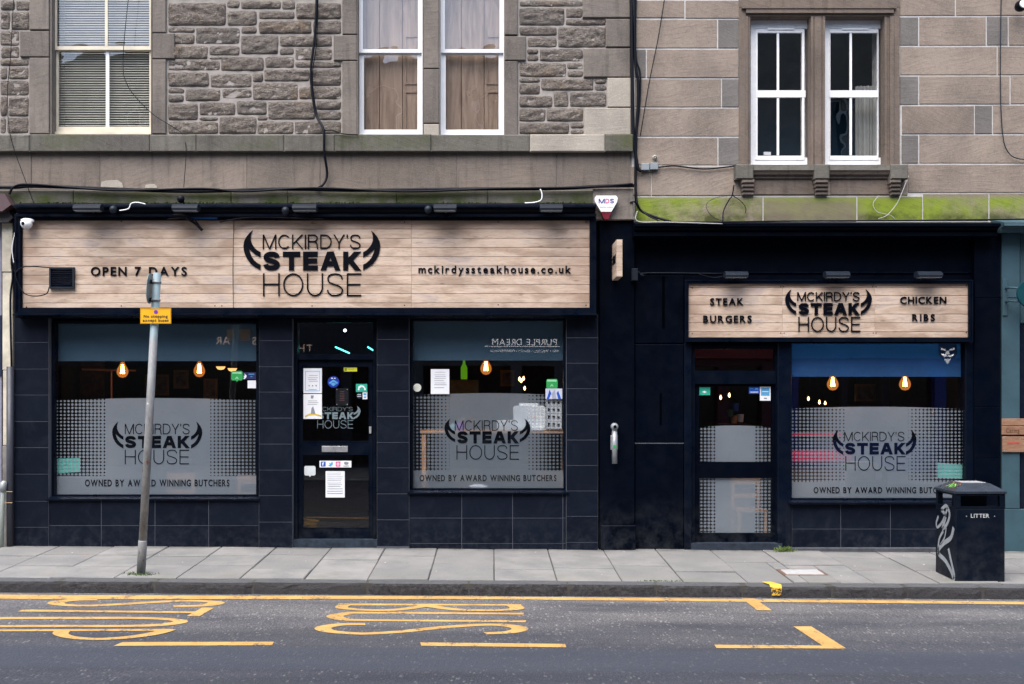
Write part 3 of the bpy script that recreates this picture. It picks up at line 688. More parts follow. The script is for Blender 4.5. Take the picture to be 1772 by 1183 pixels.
YP2 = NT('flaking_yellow_paint'); c = YP2.mix(YP2.ramp(YP2.noise(5, 5), .3, .7), (.62, .36, .03), (.72, .45, .06))
fl = YP2.ramp(YP2.noise(38, 6, .7), .46, .50); z = YP2.xyz()[2]
YP2 = YP2.fin(c, .7, alpha=YP2.M('MAXIMUM', YP2.ramp(z, -.03, -.022), fl))
x0, x1 = X(1328, -2.2), X(1352, -2.2); zz = zk(x0) + .0065
o = MB().add([(x0 - .02, -2.05, zz + .004), (x1 - .07, -2.05, zz + .004), (x1, -2.19, zz + .002), (x0 + .02, -2.19, zz + .002), (x1, -2.226, zz - .03), (x0 + .03, -2.226, zz - .03), (x1 - .01, -2.228, zz - .11), (x0 + .04, -2.228, zz - .11)], [(0, 1, 2, 3), (3, 2, 4, 5), (5, 4, 6, 7)]).build('yellow_kerb_mark', YP2); struct(o)
#@@UPPER
# ------------------------------------------------------------------ upper walls: left tenement of rubble
ten = thing('stone_tenement', (X(550), 0, 0), 'grey rubble stone tenement with sash windows above the wider shopfront', 'building')
TOPZ = 8.2
W1 = (X(88), X(263), Z(232), 7.35); W2 = (X(618), X(733), Z(236), 7.35); W3 = (X(760), X(874), Z(236), 7.35)
wall = holed(MB(), -7.6, X(1093), Z(348), TOPZ, [W1, W2, W3], .012, .45).build('rubble_wall', MORT, ten)
def zs(s, ox, oy, l):
    return [((ox + a / s), (oy + b / s), (ox + c / s), (oy + d / s)) for a, b, c, d in l]
st = zs(2.953, 0, 0, [(858,12,1155,130),(1160,0,1225,40),(1160,52,1312,130),(1230,0,1435,45),(1322,53,1505,96),(1440,0,1508,48),(1512,12,1743,97),(1322,103,1592,172),(1598,103,1743,174),(1000,138,1224,222),(858,136,994,166),(858,171,994,224),(1232,135,1312,172),(1230,178,1422,276),(1430,180,1697,238),(858,229,1062,300),(1070,232,1225,282),(1428,243,1502,280),(1508,243,1697,306),(858,306,1122,358),(1070,286,1225,302),(1128,290,1348,362),(1354,287,1502,345),(1508,312,1743,345),(858,366,1068,442),(1075,376,1285,446),(1290,368,1345,418),(1350,350,1582,415),(1588,350,1743,437),(858,448,940,476),(858,482,938,522),(946,453,1125,516),(1135,452,1285,500),(1291,423,1522,510),(1528,442,1743,506),(858,528,1012,614),(1018,522,1202,588),(1208,514,1362,586),(1368,516,1610,610),(1616,511,1743,560),(858,620,1115,684),(1018,594,1113,616),(1118,594,1310,684),(1314,590,1368,614),(1314,618,1500,684),(1505,618,1743,684),(1616,565,1743,612),
 (0,0,75,52),(80,0,152,52),(0,58,50,148),(55,58,150,152),(0,154,98,232),(3,237,98,296),(0,300,146,336),(0,341,36,404),(41,341,146,404),(0,410,146,486),(0,491,36,594),(41,491,146,594),(0,599,30,680),(36,599,146,680)])
st += zs(2.953, 560, 0, [(1000,0,1322,32),(1000,38,1232,130),(1237,38,1322,90),(1237,95,1443,130),(1000,135,1192,182),(1198,135,1443,242),(1043,188,1192,240),(1040,245,1098,276),(1040,281,1098,312),(1104,247,1325,312),(1000,318,1240,392),(1245,318,1326,352),(1245,357,1326,392),(1000,397,1106,422),(1000,427,1106,482),(1112,398,1380,462),(1385,398,1446,428),(1385,433,1446,462),(1000,487,1170,548),(1175,467,1252,545),(1258,467,1446,545),(1000,553,1135,620),(1140,550,1328,620),(1000,625,1255,685),(1260,625,1328,656),(1260,661,1328,685)])
st += [(-60, 0, -4, 30), (-60, 33, -4, 60), (-60, 64, -4, 112), (-60, 116, -4, 160), (-60, 164, -4, 230)]
for a, b, c, d in st:
    rough_stone(X(a) + .002, X(c) - .002, Z(d) + .002, Z(b) - .002, 0, .03, wall)
# a few courses above the frame
for xa, xb in ((-60, 45), (289, 590), (898, 1005)):
    y = -2
    while y > -150:
        h = rnd.uniform(22, 42); x = xa
        while x < xb - 8:
            w = min(rnd.uniform(35, 85), xb - x); w = xb - x if xb - x - w < 20 else w
            rough_stone(X(x) + .004, X(x + w) - .006, Z(y) + .004, Z(y - h) - .006, 0, .03, wall); x += w
        y -= h
def dress(a, b, c, d, mat=None, yf=-.022, yb=.03, par=None, nm='dressed_stone', cc=.008, g=.002): return MB().cham(X(a, yf) + g, X(c, yf) - g, Z(b, yf) - g, Z(d, yf) + g, yf, yb, cc).build(nm, mat or ASH_G, par or wall)
# window surrounds: jamb stones with in-and-out blocks
dress(50, -30, 85, 51); dress(34, 53, 85, 98); dress(50, 99, 85, 231); dress(50, -190, 85, -32)
dress(263, -190, 287, -32); dress(263, -30, 287, 56); dress(263, 57, 302, 101); dress(263, 102, 287, 231)
dress(592, -190, 618, -35); dress(592, -33, 618, 59); dress(577, 60, 618, 104); dress(592, 105, 618, 235)
dress(733, -190, 760, 118, yf=-.018); dress(733, 119, 760, 213, yf=-.018); dress(733, 214, 760, 235, ASH_P, yf=-.018)
dress(873, -190, 896, 60); dress(873, 62, 910, 104); dress(873, 105, 896, 235)
for a, b, c, d, mt in ((1008, -60, 1091, 30, ASH_G), (1048, 32, 1091, 81, ASH_G), (1010, 83, 1091, 133, ASH_G), (1051, 134, 1092, 185, ASH_P), (1011, 186, 1092, 233, ASH_P), (1048, -110, 1091, -62, ASH_G), (1008, -170, 1091, -112, ASH_G)):
    dress(a, b, c, d, mt, nm='quoin')
# reveals of the openings (stone jamb returns)
def reveal(w, mat, par, yf=-.02, yb=.16, t=.012):
    MB().box(w[0], w[0] + t, yf + .012, yb, w[2], w[3]).build('reveal', mat, par); MB().box(w[1] - t, w[1], yf + .012, yb, w[2], w[3]).build('reveal', mat, par)
for w in (W1, W2, W3): reveal(w, ASH_G, ten)
# projecting sill course
def run(y0, y1, joints, yf, yb, mats, nm, par, cc=.008, wob=0):
    for i in range(len(joints) - 1):
        mt = mats(i) if callable(mats) else mats
        MB().cham(X(joints[i], yf) + .0015, X(joints[i + 1], yf) - .0015, Z(y1, yf), Z(y0, yf) + wob * rnd.uniform(-.004, .004), yf + wob * rnd.uniform(0, .006), yb, cc).build(nm, mt, par)
sc_ = MB().box(-7.6, X(1094, -.10), -.09, .05, Z(261, -.10), Z(233.5, -.10)).build('sill_course', MORTD, ten)
run(232, 262, [-180, 51, 259, 339, 491, 579, 746, 917, 1047, 1096], -.11, -.05, lambda i: ASH_P if i == 7 else ASH_S, 'sill_stone', sc_, .012, 1)
fz = MB().box(-7.6, X(1090), -.02, .05, Z(328), Z(258)).build('frieze_course', MORT, ten)
run(262, 327, [-180, 54, 173, 427, 554, 791, 963, 1090], -.032, 0, ASH_F, 'frieze_stone', fz, .005, 1)
lg = MB().box(-7.6, X(1092), -.10, .05, Z(352), Z(329)).build('ledge_course', MORTD, ten)
run(328, 356, [-180, 127, 400, 498, 687, 844, 1029], -.13, -.05, ASH_L, 'ledge_stone', lg, .012, 1)
MB().cham(X(1026, -.15), X(1096, -.15), Z(380, -.15), Z(326, -.15), -.15, .02, .008).build('corbel_stone', ASH_G, ten)
# patches where the frieze stone has spalled pale
for a, b, c, d in ((174, 311, 213, 324), (251, 318, 272, 325)):
    P = [(X(a + (c - a) * u, -.035), Z(b + (d - b) * v, -.035)) for u, v in ((0, 1), (.04, .25), (.3, .05), (.75, 0), (.95, .4), (1, 1))]
    MB().prism(P, -.0345, -.03).build('spalled_patch', ASH_P, fz)

def sash_window(name, a, b, ytop, ybot, ymeet, par, mat, bars=None, low=14, stile=9, Yu=.10, Yl=.135, label=None):
    """vertical sliding sash in photo units on its own plane: upper sash stands proud of the lower"""
    w = MB(); xa, xb = X(a, Yu), X(b, Yu); zt, zbm = 7.35, Z(ybot, Yu); g = (xb - xa)
    ring(w, xa, xb, zbm, zt, .03, Yu - .01, Yu + .10)
    o = w.build(name, mat, par)
    s = X(stile + PX0, Yu); zm = Z(ymeet, Yu)
    up = MB(); ring(up, xa + .03, xb - .03, zm - .035, zt - .03, s - .01, Yu, Yu + .03, wb=.045); up.build('upper_sash', mat, o)
    lo = MB(); ring(lo, xa + .03, xb - .03, zbm + .01, zm + .01, s, Yl, Yl + .03, wb=low / 138.5); lo.build('lower_sash', mat, o)
    MB().box(xa + s * .8, xb - s * .8, Yu + .012, Yu + .016, zm, zt - .03).build('pane', GLASS_UP, o)
    MB().box(xa + s, xb - s, Yl + .012, Yl + .016, zbm + .08, zm - .01).build('pane', GLASS_UP, o)
    if bars:
        for q in bars:
            MB().box(X(q - 2.5, Yu), X(q + 2.5, Yu), Yu - .001, Yu + .011, zm + .01, zt - .05).build('glazing_bar', mat, o)
            MB().box(X(q - 1, Yl), X(q + 5, Yl), Yl - .001, Yl + .011, zbm + .09, zm - .04).build('glazing_bar', WHITE, o)
    return o
w = sash_window('window', 88, 268, 0, 232, 81, ten, CREAM, bars=[184], low=13, stile=7)
sl = MB(); zz = Z(222, .2)
while zz < 7.3:
    a = .009 if zz < Z(84, .2) else .012
    sl.add([(X(92, .2), .20, zz), (X(272, .2), .20, zz), (X(272, .2), .222, zz + .021), (X(92, .2), .222, zz + .021)], [(0, 1, 2, 3)])
    zz += .0305
stuff(sl.build('blind_slats', SLAT, w))
for a, b in ((617, 734), (759, 875)):
    w = sash_window('window', a, b, 0, 237, 86, ten, WHITE, low=13, stile=8)
    sh = MB(); xa, xb = X(a, .24), X(b, .24); n = 3; zb_, zt_ = Z(240, .24), 7.35
    edges = [xa - .02, xa + (xb - xa) * .34, xa + (xb - xa) * .68, xb + .02]
    for i in range(3):
        MB().cham(edges[i] + .003, edges[i + 1] - .003, zb_, zt_, .24 + .006 * (i % 2), .27, .004).build('shutter_leaf', SHUT, w)
    for z0_, z1_ in ((Z(228, .24), Z(158, .24)), (Z(146, .24), Z(62, .24))):
        f = MB(); ring(f, edges[2] + .03, edges[3] - .04, z0_, z1_, .018, .228, .24); f.build('shutter_panel', SHUT, w)
# dark room behind the upper left windows
def room(name, x0, x1, y0, y1, z0, z1, mat, floor=None):
    m = MB(); t = .05
    m.box(x0, x1, y1, y1 + t, z0, z1); m.box(x0 - t, x0, y0, y1 + t, z0, z1); m.box(x1, x1 + t, y0, y1 + t, z0, z1); m.box(x0 - t, x1 + t, y0, y1 + t, z1, z1 + t); m.box(x0 - t, x1 + t, y0, y1 + t, z0 - t, z0)
    return struct(m.build(name, mat))
room('upper_left_room', -7.3, X(1093) - .05, .46, 3, Z(300), 7.9, simple('upper_room_wall', (.05, .045, .04), .9))

# right tenement of squared brown sandstone
tr_ = thing('sandstone_tenement', (X(1450), 0, 0), 'brown squared sandstone tenement with white pointing above the smaller shopfront', 'building')
WA = (X(1298), X(1403), Z(287), Z(28)); WB = (X(1428), X(1531), Z(287), Z(28))
aw = holed(MB(), X(1093) + .001, 8.6, Z(392), TOPZ, [WA, WB], .0, .45).build('ashlar_wall', MORTW, tr_)
blocks = zs(2.598, 1090, 0, [(22,0,245,80),(250,0,492,82),(22,86,392,216),(397,86,489,216),(22,220,72,349),(76,220,489,349),(22,353,410,481),(414,353,491,481),(22,485,497,613),(22,617,394,742),(398,617,499,742),(0,747,95,879),(98,747,520,879),(520,812,1250,878),(22,883,597,1000),(601,883,1019,996),(1023,881,1315,992),(1319,869,1613,992),(1617,867,1790,992),
 (1213,-40,1462,70),(1466,-40,1800,70),(1213,75,1297,204),(1301,74,1601,204),(1605,73,1700,203),(1704,73,1800,203),(1216,208,1650,337),(1654,207,1800,336),(1213,341,1297,470),(1301,340,1708,468),(1712,339,1800,467),(1224,474,1548,602),(1552,473,1629,601),(1633,471,1800,600),(1222,606,1297,734),(1301,605,1800,734),(1250,738,1800,866)])
greys = {3, 7, 10, 21, 23, 27, 31, 33, 4}
for i, (a, b, c, d) in enumerate(blocks):
    dress(a - .3, b, c + .3, d, ASH_B if i in greys else ASH_R, yf=-.009 + rnd.uniform(-.002, .002), yb=.01, par=aw, nm='ashlar_block', cc=.004, g=.0045)
y = -3
while y > -170:
    x = 1098 + rnd.uniform(-40, 0)
    while x < 1850:
        w = rnd.uniform(60, 170)
        if y < -3 or x < 1200 or x > 1560: dress(max(x, 1098), y - 49, x + w - 1.5, y, ASH_R, yf=-.009, yb=.01, par=aw, nm='ashlar_block', cc=.004, g=.0045)
        x += w
    y -= 51
def surround(m, a, b, c, d, yf): return m.box(X(a, yf), X(c, yf), yf, .02, Z(d, yf), Z(b, yf))
sr = MB()
surround(sr, 1279, 12, 1291, 288, -.022); surround(sr, 1547, 12, 1557, 288, -.022); surround(sr, 1403.5, 22, 1427.5, 288, -.012)
surround(sr, 1291.3, 22, 1546.7, 27.5, -.013); surround(sr, 1291.3, 14, 1546.7, 21.7, -.05); surround(sr, 1279, -2, 1557, 11.5, -.026); surround(sr, 1284, 11.7, 1552, 13.8, -.062)
sr = sr.build('window_surround', ASH_W, tr_)
mm = MB()
for a, c, yf in ((1291.2, 1294.5, -.034), (1294.7, 1298.2, -.014), (1531, 1535, -.014), (1535.2, 1540, -.005), (1540.2, 1546.8, -.034), (1403.5, 1407, -.026), (1424, 1427.5, -.026), (1410, 1421, -.021)):
    mm.box(X(a, yf), X(c, yf), yf, .02, Z(288, yf), Z(27.7, yf))
mm.build('moulding', ASH_W, sr)
for w in (WA, WB):
    m = MB(); m.box(w[0], w[0] + .006, .021, .17, w[2], w[3]); m.box(w[1] - .006, w[1], .021, .17, w[2], w[3]); m.box(w[0] + .006, w[1] - .006, .021, .17, w[3] - .006, w[3]); m.build('reveal', ASH_W, sr)
def upvc(a, c, gl, gr, ytop, ybot, par):
    Y = .13; o = MB(); ring(o, X(a, Y), X(c, Y), Z(286, Y), Z(30, Y), .055, Y, Y + .06, wt=Z(30, Y) - Z(49, Y), wb=.10); o = o.build('window', UPVC, par)
    Y2 = Y - .012; s = MB(); ring(s, X(a + 8, Y2), X(c - 13, Y2), Z(276, Y2), Z(50, Y2), X(gl, Y2) - X(a + 8, Y2), Y2, Y2 + .04, wt=.045, wb=.05); s.box(X(gl - 2, Y2), X(gr + 12, Y2), Y2 - .002, Y2 + .038, Z(168, Y2), Z(156, Y2)); s.build('sash', UPVC, o)
    MB().box(X(gl - 3, Y2), X(gr + 6, Y2), Y2 + .018, Y2 + .022, Z(268, Y2), Z(54, Y2)).build('pane', GLASS_UP, o)
    MB().box(X((gl + gr) / 2 - 2, Y2), X((gl + gr) / 2 + 2, Y2), Y2 + .006, Y2 + .016, Z(268, Y2), Z(54, Y2)).build('glazing_bar', UPVC, o)
    MB().box(X((a + c) / 2 - 24, Y2), X((a + c) / 2 + 22, Y2), Y2 - .014, Y2 - .001, Z(51.5, Y2), Z(48.5, Y2)).build('trickle_vent', UPVC, o)
    return o
upvc(1299, 1405, 1311, 1382, 45, 285, tr_); u2 = upvc(1428, 1533, 1437, 1508, 45, 285, tr_)
cu = MB()
n = 30; xa, xb = X(1478, .4), X(1520, .4)
for i in range(n): 
    x0_, x1_ = xa + (xb - xa) * i / n, xa + (xb - xa) * (i + 1) / n; f = lambda k: .36 + .02 * sin(k * 1.5) + .01 * sin(k * .7)
    cu.add([(x0_, f(i), Z(275, .4)), (x1_, f(i + 1), Z(275, .4)), (x1_, f(i + 1), Z(150, .4)), (x0_, f(i), Z(150, .4))], [(0, 1, 2, 3)])
tag(cu.build('curtain', simple('pale_grey_curtain', (.30, .31, .30), .9), None, True), 'pale curtain hanging inside the right hand white upstairs window', 'curtain')
room('upper_right_room', X(1250), X(1600), .46, 1.5, Z(320), Z(-20), simple('upper_room_pane_tint', (.012, .055, .095), .9))  # blue of the sky reflected in the panes is put into this wall colour
tag(MB().box(X(1322, .25), X(1334, .25), .25, .30, Z(268, .25), Z(262.5, .25)).build('small_box', PAPER), 'tiny white box behind glass in left white upstairs window', 'box')
# sill on three brackets
si = MB().box(X(1286, -.12), X(1562, -.12), -.12, -.0, Z(294, -.12), Z(284.5, -.12)).build('sill', ASH_S, tr_)
for a, c in ((1274, 1304), (1410, 1436), (1542, 1572)): MB().cham(X(a, -.15), X(c, -.15), Z(309, -.15), Z(284, -.15), -.15, .0, .01).build('sill_block', ASH_S, si)
for a, c in ((1304.5, 1409.5), (1436.5, 1541.5)):
    MB().profile_x([(-.118, Z(294.3, -.12)), (-.10, Z(297, -.12)), (-.085, Z(301, -.1)), (-.05, Z(304, -.06)), (-.045, Z(308, -.05)), (-.0, Z(308, -.05)), (0, Z(294.3, -.12))], X(a, -.12), X(c, -.12)).build('cove_moulding', ASH_W, si)
    MB().cham(X(a), X(c), Z(337), Z(308.5), -.018, 0, .006).build('apron_panel', ASH_W, si)
for a, c in ((1284, 1306), (1411, 1434), (1541, 1560)):
    for k, (yy, q) in enumerate(((-.135, 309.5), (-.11, 316.5), (-.085, 323.5), (-.06, 330.5))):
        MB().cham(X(a, yy) + .002 * k, X(c, yy) - .002 * k, Z(q + 6.8, yy), Z(q, yy), yy, 0, .012).build('bracket_scroll', ASH_W, si)
#@@SHOPS
# ------------------------------------------------------------------ wide left shopfront
YP, YG = -.12, .02
shop = bpy.data.objects.new('tiled_shopfront', None); COL.objects.link(shop); shop.location = (X(540), 0, 0); tag(shop, 'wide black tiled shopfront with two big frosted windows and a glazed door between', 'shopfront')
HW1 = (X(93, YG), X(449, YG), Z(862, YG), Z(556, YG)); HD = (X(511, YG), X(651, YG), -.2, Z(553, YG)); HW2 = (X(711, YG), X(979, YG), Z(851, YG), Z(551, YG))
holed(MB(), X(20), X(1037), -.3, Z(350), [HW1, HD, HW2], 0, .25).build('front_wall', NAVY, shop)
def tiles(cols, rows, yf, yb, par, mat=TILE):
    for i in range(len(cols) - 1):
        for j in range(len(rows) - 1):
            MB().cham(X(cols[i], yf) + .0035, X(cols[i + 1], yf) - .0035, Z(rows[j + 1], yf) + .0035, Z(rows[j], yf) - .0035, yf + rnd.uniform(-.0008, .0008), yb, .002).build('tile', mat, par)
def pil(a, c, rows, nm='pilaster', y0=545, yf=YP):
    p = MB().box(X(a, yf) + .001, X(c, yf) - .001, yf + .004, -.001, -.3, Z(y0, yf)).build(nm, GROUT, shop)
    tiles([a, c], [y0] + rows + [rows[-1] + 46], yf, yf + .01, p)
pil(24, 84, [592, 638, 683, 729, 774, 820, 867, 912]); pil(448, 506, [589, 634, 678, 723, 768, 813, 857, 903]); pil(652, 708, [587, 631, 676, 720, 765, 809, 854, 899]); pil(980, 1035, [584, 628, 672, 717, 761, 805, 849, 893, 938])
def riser(a, c, top, cols, rows, yf=-.105, par=None):
    p = MB().box(X(a, yf) + .001, X(c, yf) - .001, yf + .004, -.001, -.3, Z(top, yf)).build('stall_riser', GROUT, par or shop)
    tiles([a] + cols + [c], [top] + rows, yf, yf + .01, p); return p
riser(84.5, 447.5, 862, [175, 268, 361], [909, 958]); riser(708.5, 979.5, 851, [799, 887, 974], [896, 940, 985])
def film_geo(h, a, c, top, par, mat, bot=None):
    y = YG + .02
    return MB().add([(X(a, y), y, Z(bot, y) if bot else h[2] + .03), (X(c, y), y, Z(bot, y) if bot else h[2] + .03), (X(c, y), y, Z(top, y)), (X(a, y), y, Z(top, y))], [(0, 1, 2, 3)]).build('frosted_film', mat, par)
def shopwindow(h, par, fr=.03, sillh=.05):
    o = ring(MB(), h[0], h[1], h[2], h[3], fr, -.035, .10, wb=sillh).build('window', NAVY_L, par)
    MB().profile_x([(-.14, h[2] - .012), (-.14, h[2] + .008), (-.05, h[2] + .030), (-.036, h[2] + .030), (-.036, h[2] - .012)], h[0] - .03, h[1] + .03).build('window_sill', NAVY_L, o)
    MB().box(h[0] + fr - .004, h[1] - fr + .004, YG, YG + .008, h[2] + sillh - .004, h[3] - fr + .004).build('pane', GLASS_BIG, o)
    return o
def blind(h, yb_, mat, label, fr=.03, xa=None, xb=None):
    y = .085; m = MB(); xa = h[0] + fr + .002 if xa is None else xa; xb = h[1] - fr - .002 if xb is None else xb
    m.add([(xa, y, Z(yb_, y)), (xb, y, Z(yb_, y)), (xb, y, h[3] - fr), (xa, y, h[3] - fr)], [(0, 1, 2, 3)]); m.box(xa, xb, y - .004, y + .008, Z(yb_, y) - .018, Z(yb_, y) - .0005)
    return tag(m.build('roller_blind', mat), label, 'blind', 'roller blinds in the shop windows')
FY = YG + .02
def logo(parent, Xb, M, ST, HO, mat, Y, depth, single=True, ht=.16):
    """Xb horns box; M, ST, HO text boxes"""
    acc = MB() if single else None
    horns(*Xb, Y, depth, mat, parent, acc)
    word("MCKIRDY'S", *M, .075, Y, depth, mat, parent, acc, .13); word('STEAK', *ST, .27, Y, depth, mat, parent, acc, .12); word('HOUSE', *HO, .06, Y, depth, mat, parent, acc, .16)
    if single: return acc.build('logo_print', mat, parent)
# window one
w = shopwindow(HW1, shop)
fm = m_film('frosted_film_one', X(184, FY), X(364, FY), .66, Z(688.5, FY), Z(823.5, FY), X(271, FY), X(446, FY) - X(271, FY), .52, .27)
f = film_geo(HW1, 96, 447, 680, w, fm)
logo(f, (194, 350, 729, 776), (216, 328, 733, 751), (216, 327, 754, 775), (216, 327, 778, 803), CUTL, FY - .004, .002)
ptext('OWNED BY AWARD WINNING BUTCHERS', 147, 397, 841, 830, FY - .004, CUTL, f, off=.022, depth=.001, join=True, name='slogan_print')
blind(HW1, 622, BLIND, 'dusty blue roller blind across the top of the leftmost shop window')
# window two
w = shopwindow(HW2, shop)
fm = m_film('frosted_film_two', X(778, FY), X(912, FY), .46, Z(680, FY), Z(814, FY), X(843, FY), X(974, FY) - X(843, FY), .58, .25, clear_=.56)
f = film_geo(HW2, 714, 976, 672, w, fm)
logo(f, (769, 918, 724, 765), (787, 896, 727, 745), (791, 897, 746, 767), (790, 898, 770, 795), CUTL, FY - .004, .002)
ptext('OWNED BY AWARD WINNING BUTCHERS', 726, 963, 832, 822, FY - .004, CUTL, f, off=.022, depth=.001, join=True, name='slogan_print')
blind(HW2, 621, BLIND, 'dusty blue roller blind across the top of the middle shop window')
# left door with transom light
YD = .03
dr = ring(MB(), HD[0], HD[1], -.1, HD[3], .035, -.02, .12, wb=.02)
pb(dr, 513.5, 612, 648.5, 622, -.012, .11)
dr = dr.build('door_frame', NAVY_L, shop)
MB().box(HD[0] + .03, HD[1] - .03, .04, .047, Z(613, .04), HD[3] - .03).build('transom_pane', GLASS_BIG, dr)
MB().box(HD[0] - .02, HD[1] + .02, -.10, .12, -.2, Z(934, -.1)).build('threshold_step', simple('worn_step_stone', (.02, .03, .045), .7, var=.5, scale=12, spec=.2), shop)
dl = MB(); x0, x1 = X(515, YD), X(645, YD)
dl.box(x0, X(524, YD), YD, YD + .045, Z(931, YD), Z(623, YD)); dl.box(X(638, YD), x1, YD, YD + .045, Z(931, YD), Z(623, YD))
for a, b in ((623, 634), (763, 787), (913, 931)): dl.box(X(524, YD), X(638, YD), YD, YD + .045, Z(b, YD), Z(a, YD))
dl = dl.build('door', NAVY_L, shop)
MB().box(X(523, YD), X(639, YD), YD + .018, YD + .025, Z(764, YD), Z(633, YD)).build('upper_pane', GLASS_BIG, dl)
MB().box(X(523, YD), X(639, YD), YD + .018, YD + .025, Z(914, YD), Z(786, YD)).build('lower_pane', GLASS_BIG, dl)
tr2 = MB(); ring(tr2, X(523, YD), X(639, YD), Z(765, YD), Z(633, YD), .008, YD - .004, YD); ring(tr2, X(523, YD), X(639, YD), Z(914, YD), Z(786, YD), .008, YD - .004, YD); tr2.build('glazing_bead', NAVY_L, dl)
MB().cham(X(557, YD), X(602, YD), Z(782, YD), Z(771.5, YD), YD - .014, YD, .004).build('letterbox', simple('brushed_aluminium', (.52, .53, .55), .3, .7), dl)
MB().cham(X(639, YD), X(643, YD), Z(750, YD), Z(738, YD), YD - .02, YD, .003).build('lock', METG, dl)
lv = logo(dl, (528, 624, 702, 725), (548, 610, 704, 711), (549, 612, 713, 725), (549, 611, 727, 741), GREYL, YD + .014, .002)
# right end pier, dark painted stone
pr = MB().cham(X(1037, -.09), X(1098, -.09), -.3, Z(380, -.09), -.09, 0, .006).build('end_pier', NAVY, shop)
MB().cham(X(1040, -.13), X(1100, -.13), -.3, Z(909, -.13), -.13, -.09, .01).build('pier_base', NAVY, shop)
# cornice and lead ledge
MB().profile_x([(0, Z(350)), (-.40, Z(353, -.4)), (-.43, Z(355, -.43)), (-.43, Z(358, -.43)), (-.36, Z(362, -.38)), (-.34, Z(368, -.34)), (-.36, Z(370, -.36)), (-.36, Z(374, -.36)), (-.30, Z(376, -.3)), (0, Z(376))], X(25, -.4), X(1031, -.4)).build('cornice', NAVY_L, shop)
# fascia sign
Yf = -.25
sg = bpy.data.objects.new('fascia_sign', None); COL.objects.link(sg); sg.location = (X(530), Yf, Z(455)); tag(sg, 'long wooden plank fascia sign over the wide shopfront, black raised logo in the middle', 'shop sign')
bk = MB().box(X(30, Yf), X(1028, Yf), Yf + .012, -.002, Z(543, Yf), Z(377, Yf)).build('sign_box', NAVY, sg)
fr_ = MB(); xa, xb, z0, z1 = X(27, -.3), X(1030, -.3), Z(541, -.3), Z(371, -.3); ring(fr_, xa, xb, z0, z1, .055, -.29, -.24); ring(fr_, xa - .012, xb + .012, z0 - .012, z1 + .012, .024, -.305, -.25); ring(fr_, xa + .052, xb - .052, z0 + .052, z1 - .052, .014, -.272, -.24)
fr_.build('sign_frame', NAVY_L, sg)
MB().profile_x([(-.30, z0 - .013), (-.34, z0 - .018), (-.34, z0 - .03), (-.26, z0 - .055), (0, z0 - .055), (0, z0 - .013)], xa - .02, xb + .02).build('sign_moulding', NAVY_L, sg)
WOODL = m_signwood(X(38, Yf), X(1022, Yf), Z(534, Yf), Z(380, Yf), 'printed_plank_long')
rows = [379, 396, 412, 428, 444, 460, 476, 492, 508, 524, 537]
for i in range(len(rows) - 1):
    for a, c in ((34, 404), (404, 712), (712, 1026)):
        MB().cham(X(a, Yf) + .0008, X(c, Yf) - .0008, Z(rows[i + 1], Yf) + .002, Z(rows[i], Yf) - .002, Yf, Yf + .015, .003).build('plank', WOODL, sg)
YL = Yf - .012
MB().box(X(322, -.305), X(376, -.305), -.3065, -.304, Z(379, -.305), Z(372.5, -.305)).build('blue_patch', simple('old_blue_paint', (.03, .14, .45), .5), sg)
horns(421, 658, 398, 467, YL, .012, BLACKL, sg)
word("MCKIRDY'S", 454.5, 624, 405.5, 430.5, .085, YL, .012, BLACKL, sg, None, .13); word('STEAK', 455, 623, 435, 467.5, .27, YL, .012, BLACKL, sg, None, .13); word('HOUSE', 455, 625, 472.5, 512, .062, YL, .012, BLACKL, sg, None, .16)
ptext('OPEN 7 DAYS', 157, 323, 476.5, 462, YL, BLACKL, sg, off=.022, depth=.010); ptext('mckirdyssteakhouse.co.uk', 724, 988, 472, 459.5, YL, BLACKL, sg, off=.022, depth=.010)
# screws of the boards
for px, py in ((46, 384), (46, 531), (210, 383), (210, 529), (384, 529), (372, 529), (540, 385), (540, 529), (700, 384), (700, 528), (862, 384), (862, 527), (1014, 384), (1014, 528)):
    MB().lathe([(.008, -.003), (.008, .001)], (X(px, Yf), Yf, Z(py, Yf)), 'y', 8).build('screw', BLACKL, sg)

# ------------------------------------------------------------------ smaller right shopfront
sr2 = bpy.data.objects.new('painted_shopfront', None); COL.objects.link(sr2); sr2.location = (X(1430), 0, 0); tag(sr2, 'smaller navy black painted shopfront with glazed door left of its window', 'shopfront')
HD2 = (X(1196, YG), X(1347, YG), -.2, Z(598, YG)); HW3 = (X(1364, YG), X(1671, YG), Z(868, YG), Z(590, YG))
holed(MB(), X(1096), X(1733), -.3, Z(386), [HD2, HW3], 0, .25).build('front_wall', NAVY, sr2)
MB().cham(X(1098, -.05), X(1184, -.05), -.3, Z(595, -.05), -.05, 0, .012).build('pier', NAVY, sr2)
MB().cham(X(1098, -.045), X(1184, -.045), Z(594, -.045), Z(476, -.045), -.045, 0, .01).build('pier_panel', NAVY, sr2)
for a, b, c, d, yy in ((1098.5, 766, 1183.5, 767.5, -.053), ): MB().box(X(a, yy), X(c, yy), yy, -.04, Z(d, yy), Z(b, yy)).build('painted_joint', simple('pale_worn_edge', (.05, .065, .08), .7), sr2)
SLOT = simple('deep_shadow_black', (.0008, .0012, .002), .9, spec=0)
for a, b, c, d in ((1146, 478, 1150, 566), (1141.5, 680, 1145, 735)): MB().box(X(a, -.05), X(c, -.05), -.0535, -.045, Z(d, -.05), Z(b, -.05)).build('slot_shade', SLOT, sr2)  # black strips on the face; shade of the recessed slots put into the colour
MB().cham(X(1184.5, -.08), X(1197, -.08), -.3, Z(592, -.08), -.08, 0, .008).build('door_pilaster', NAVY_L, sr2)
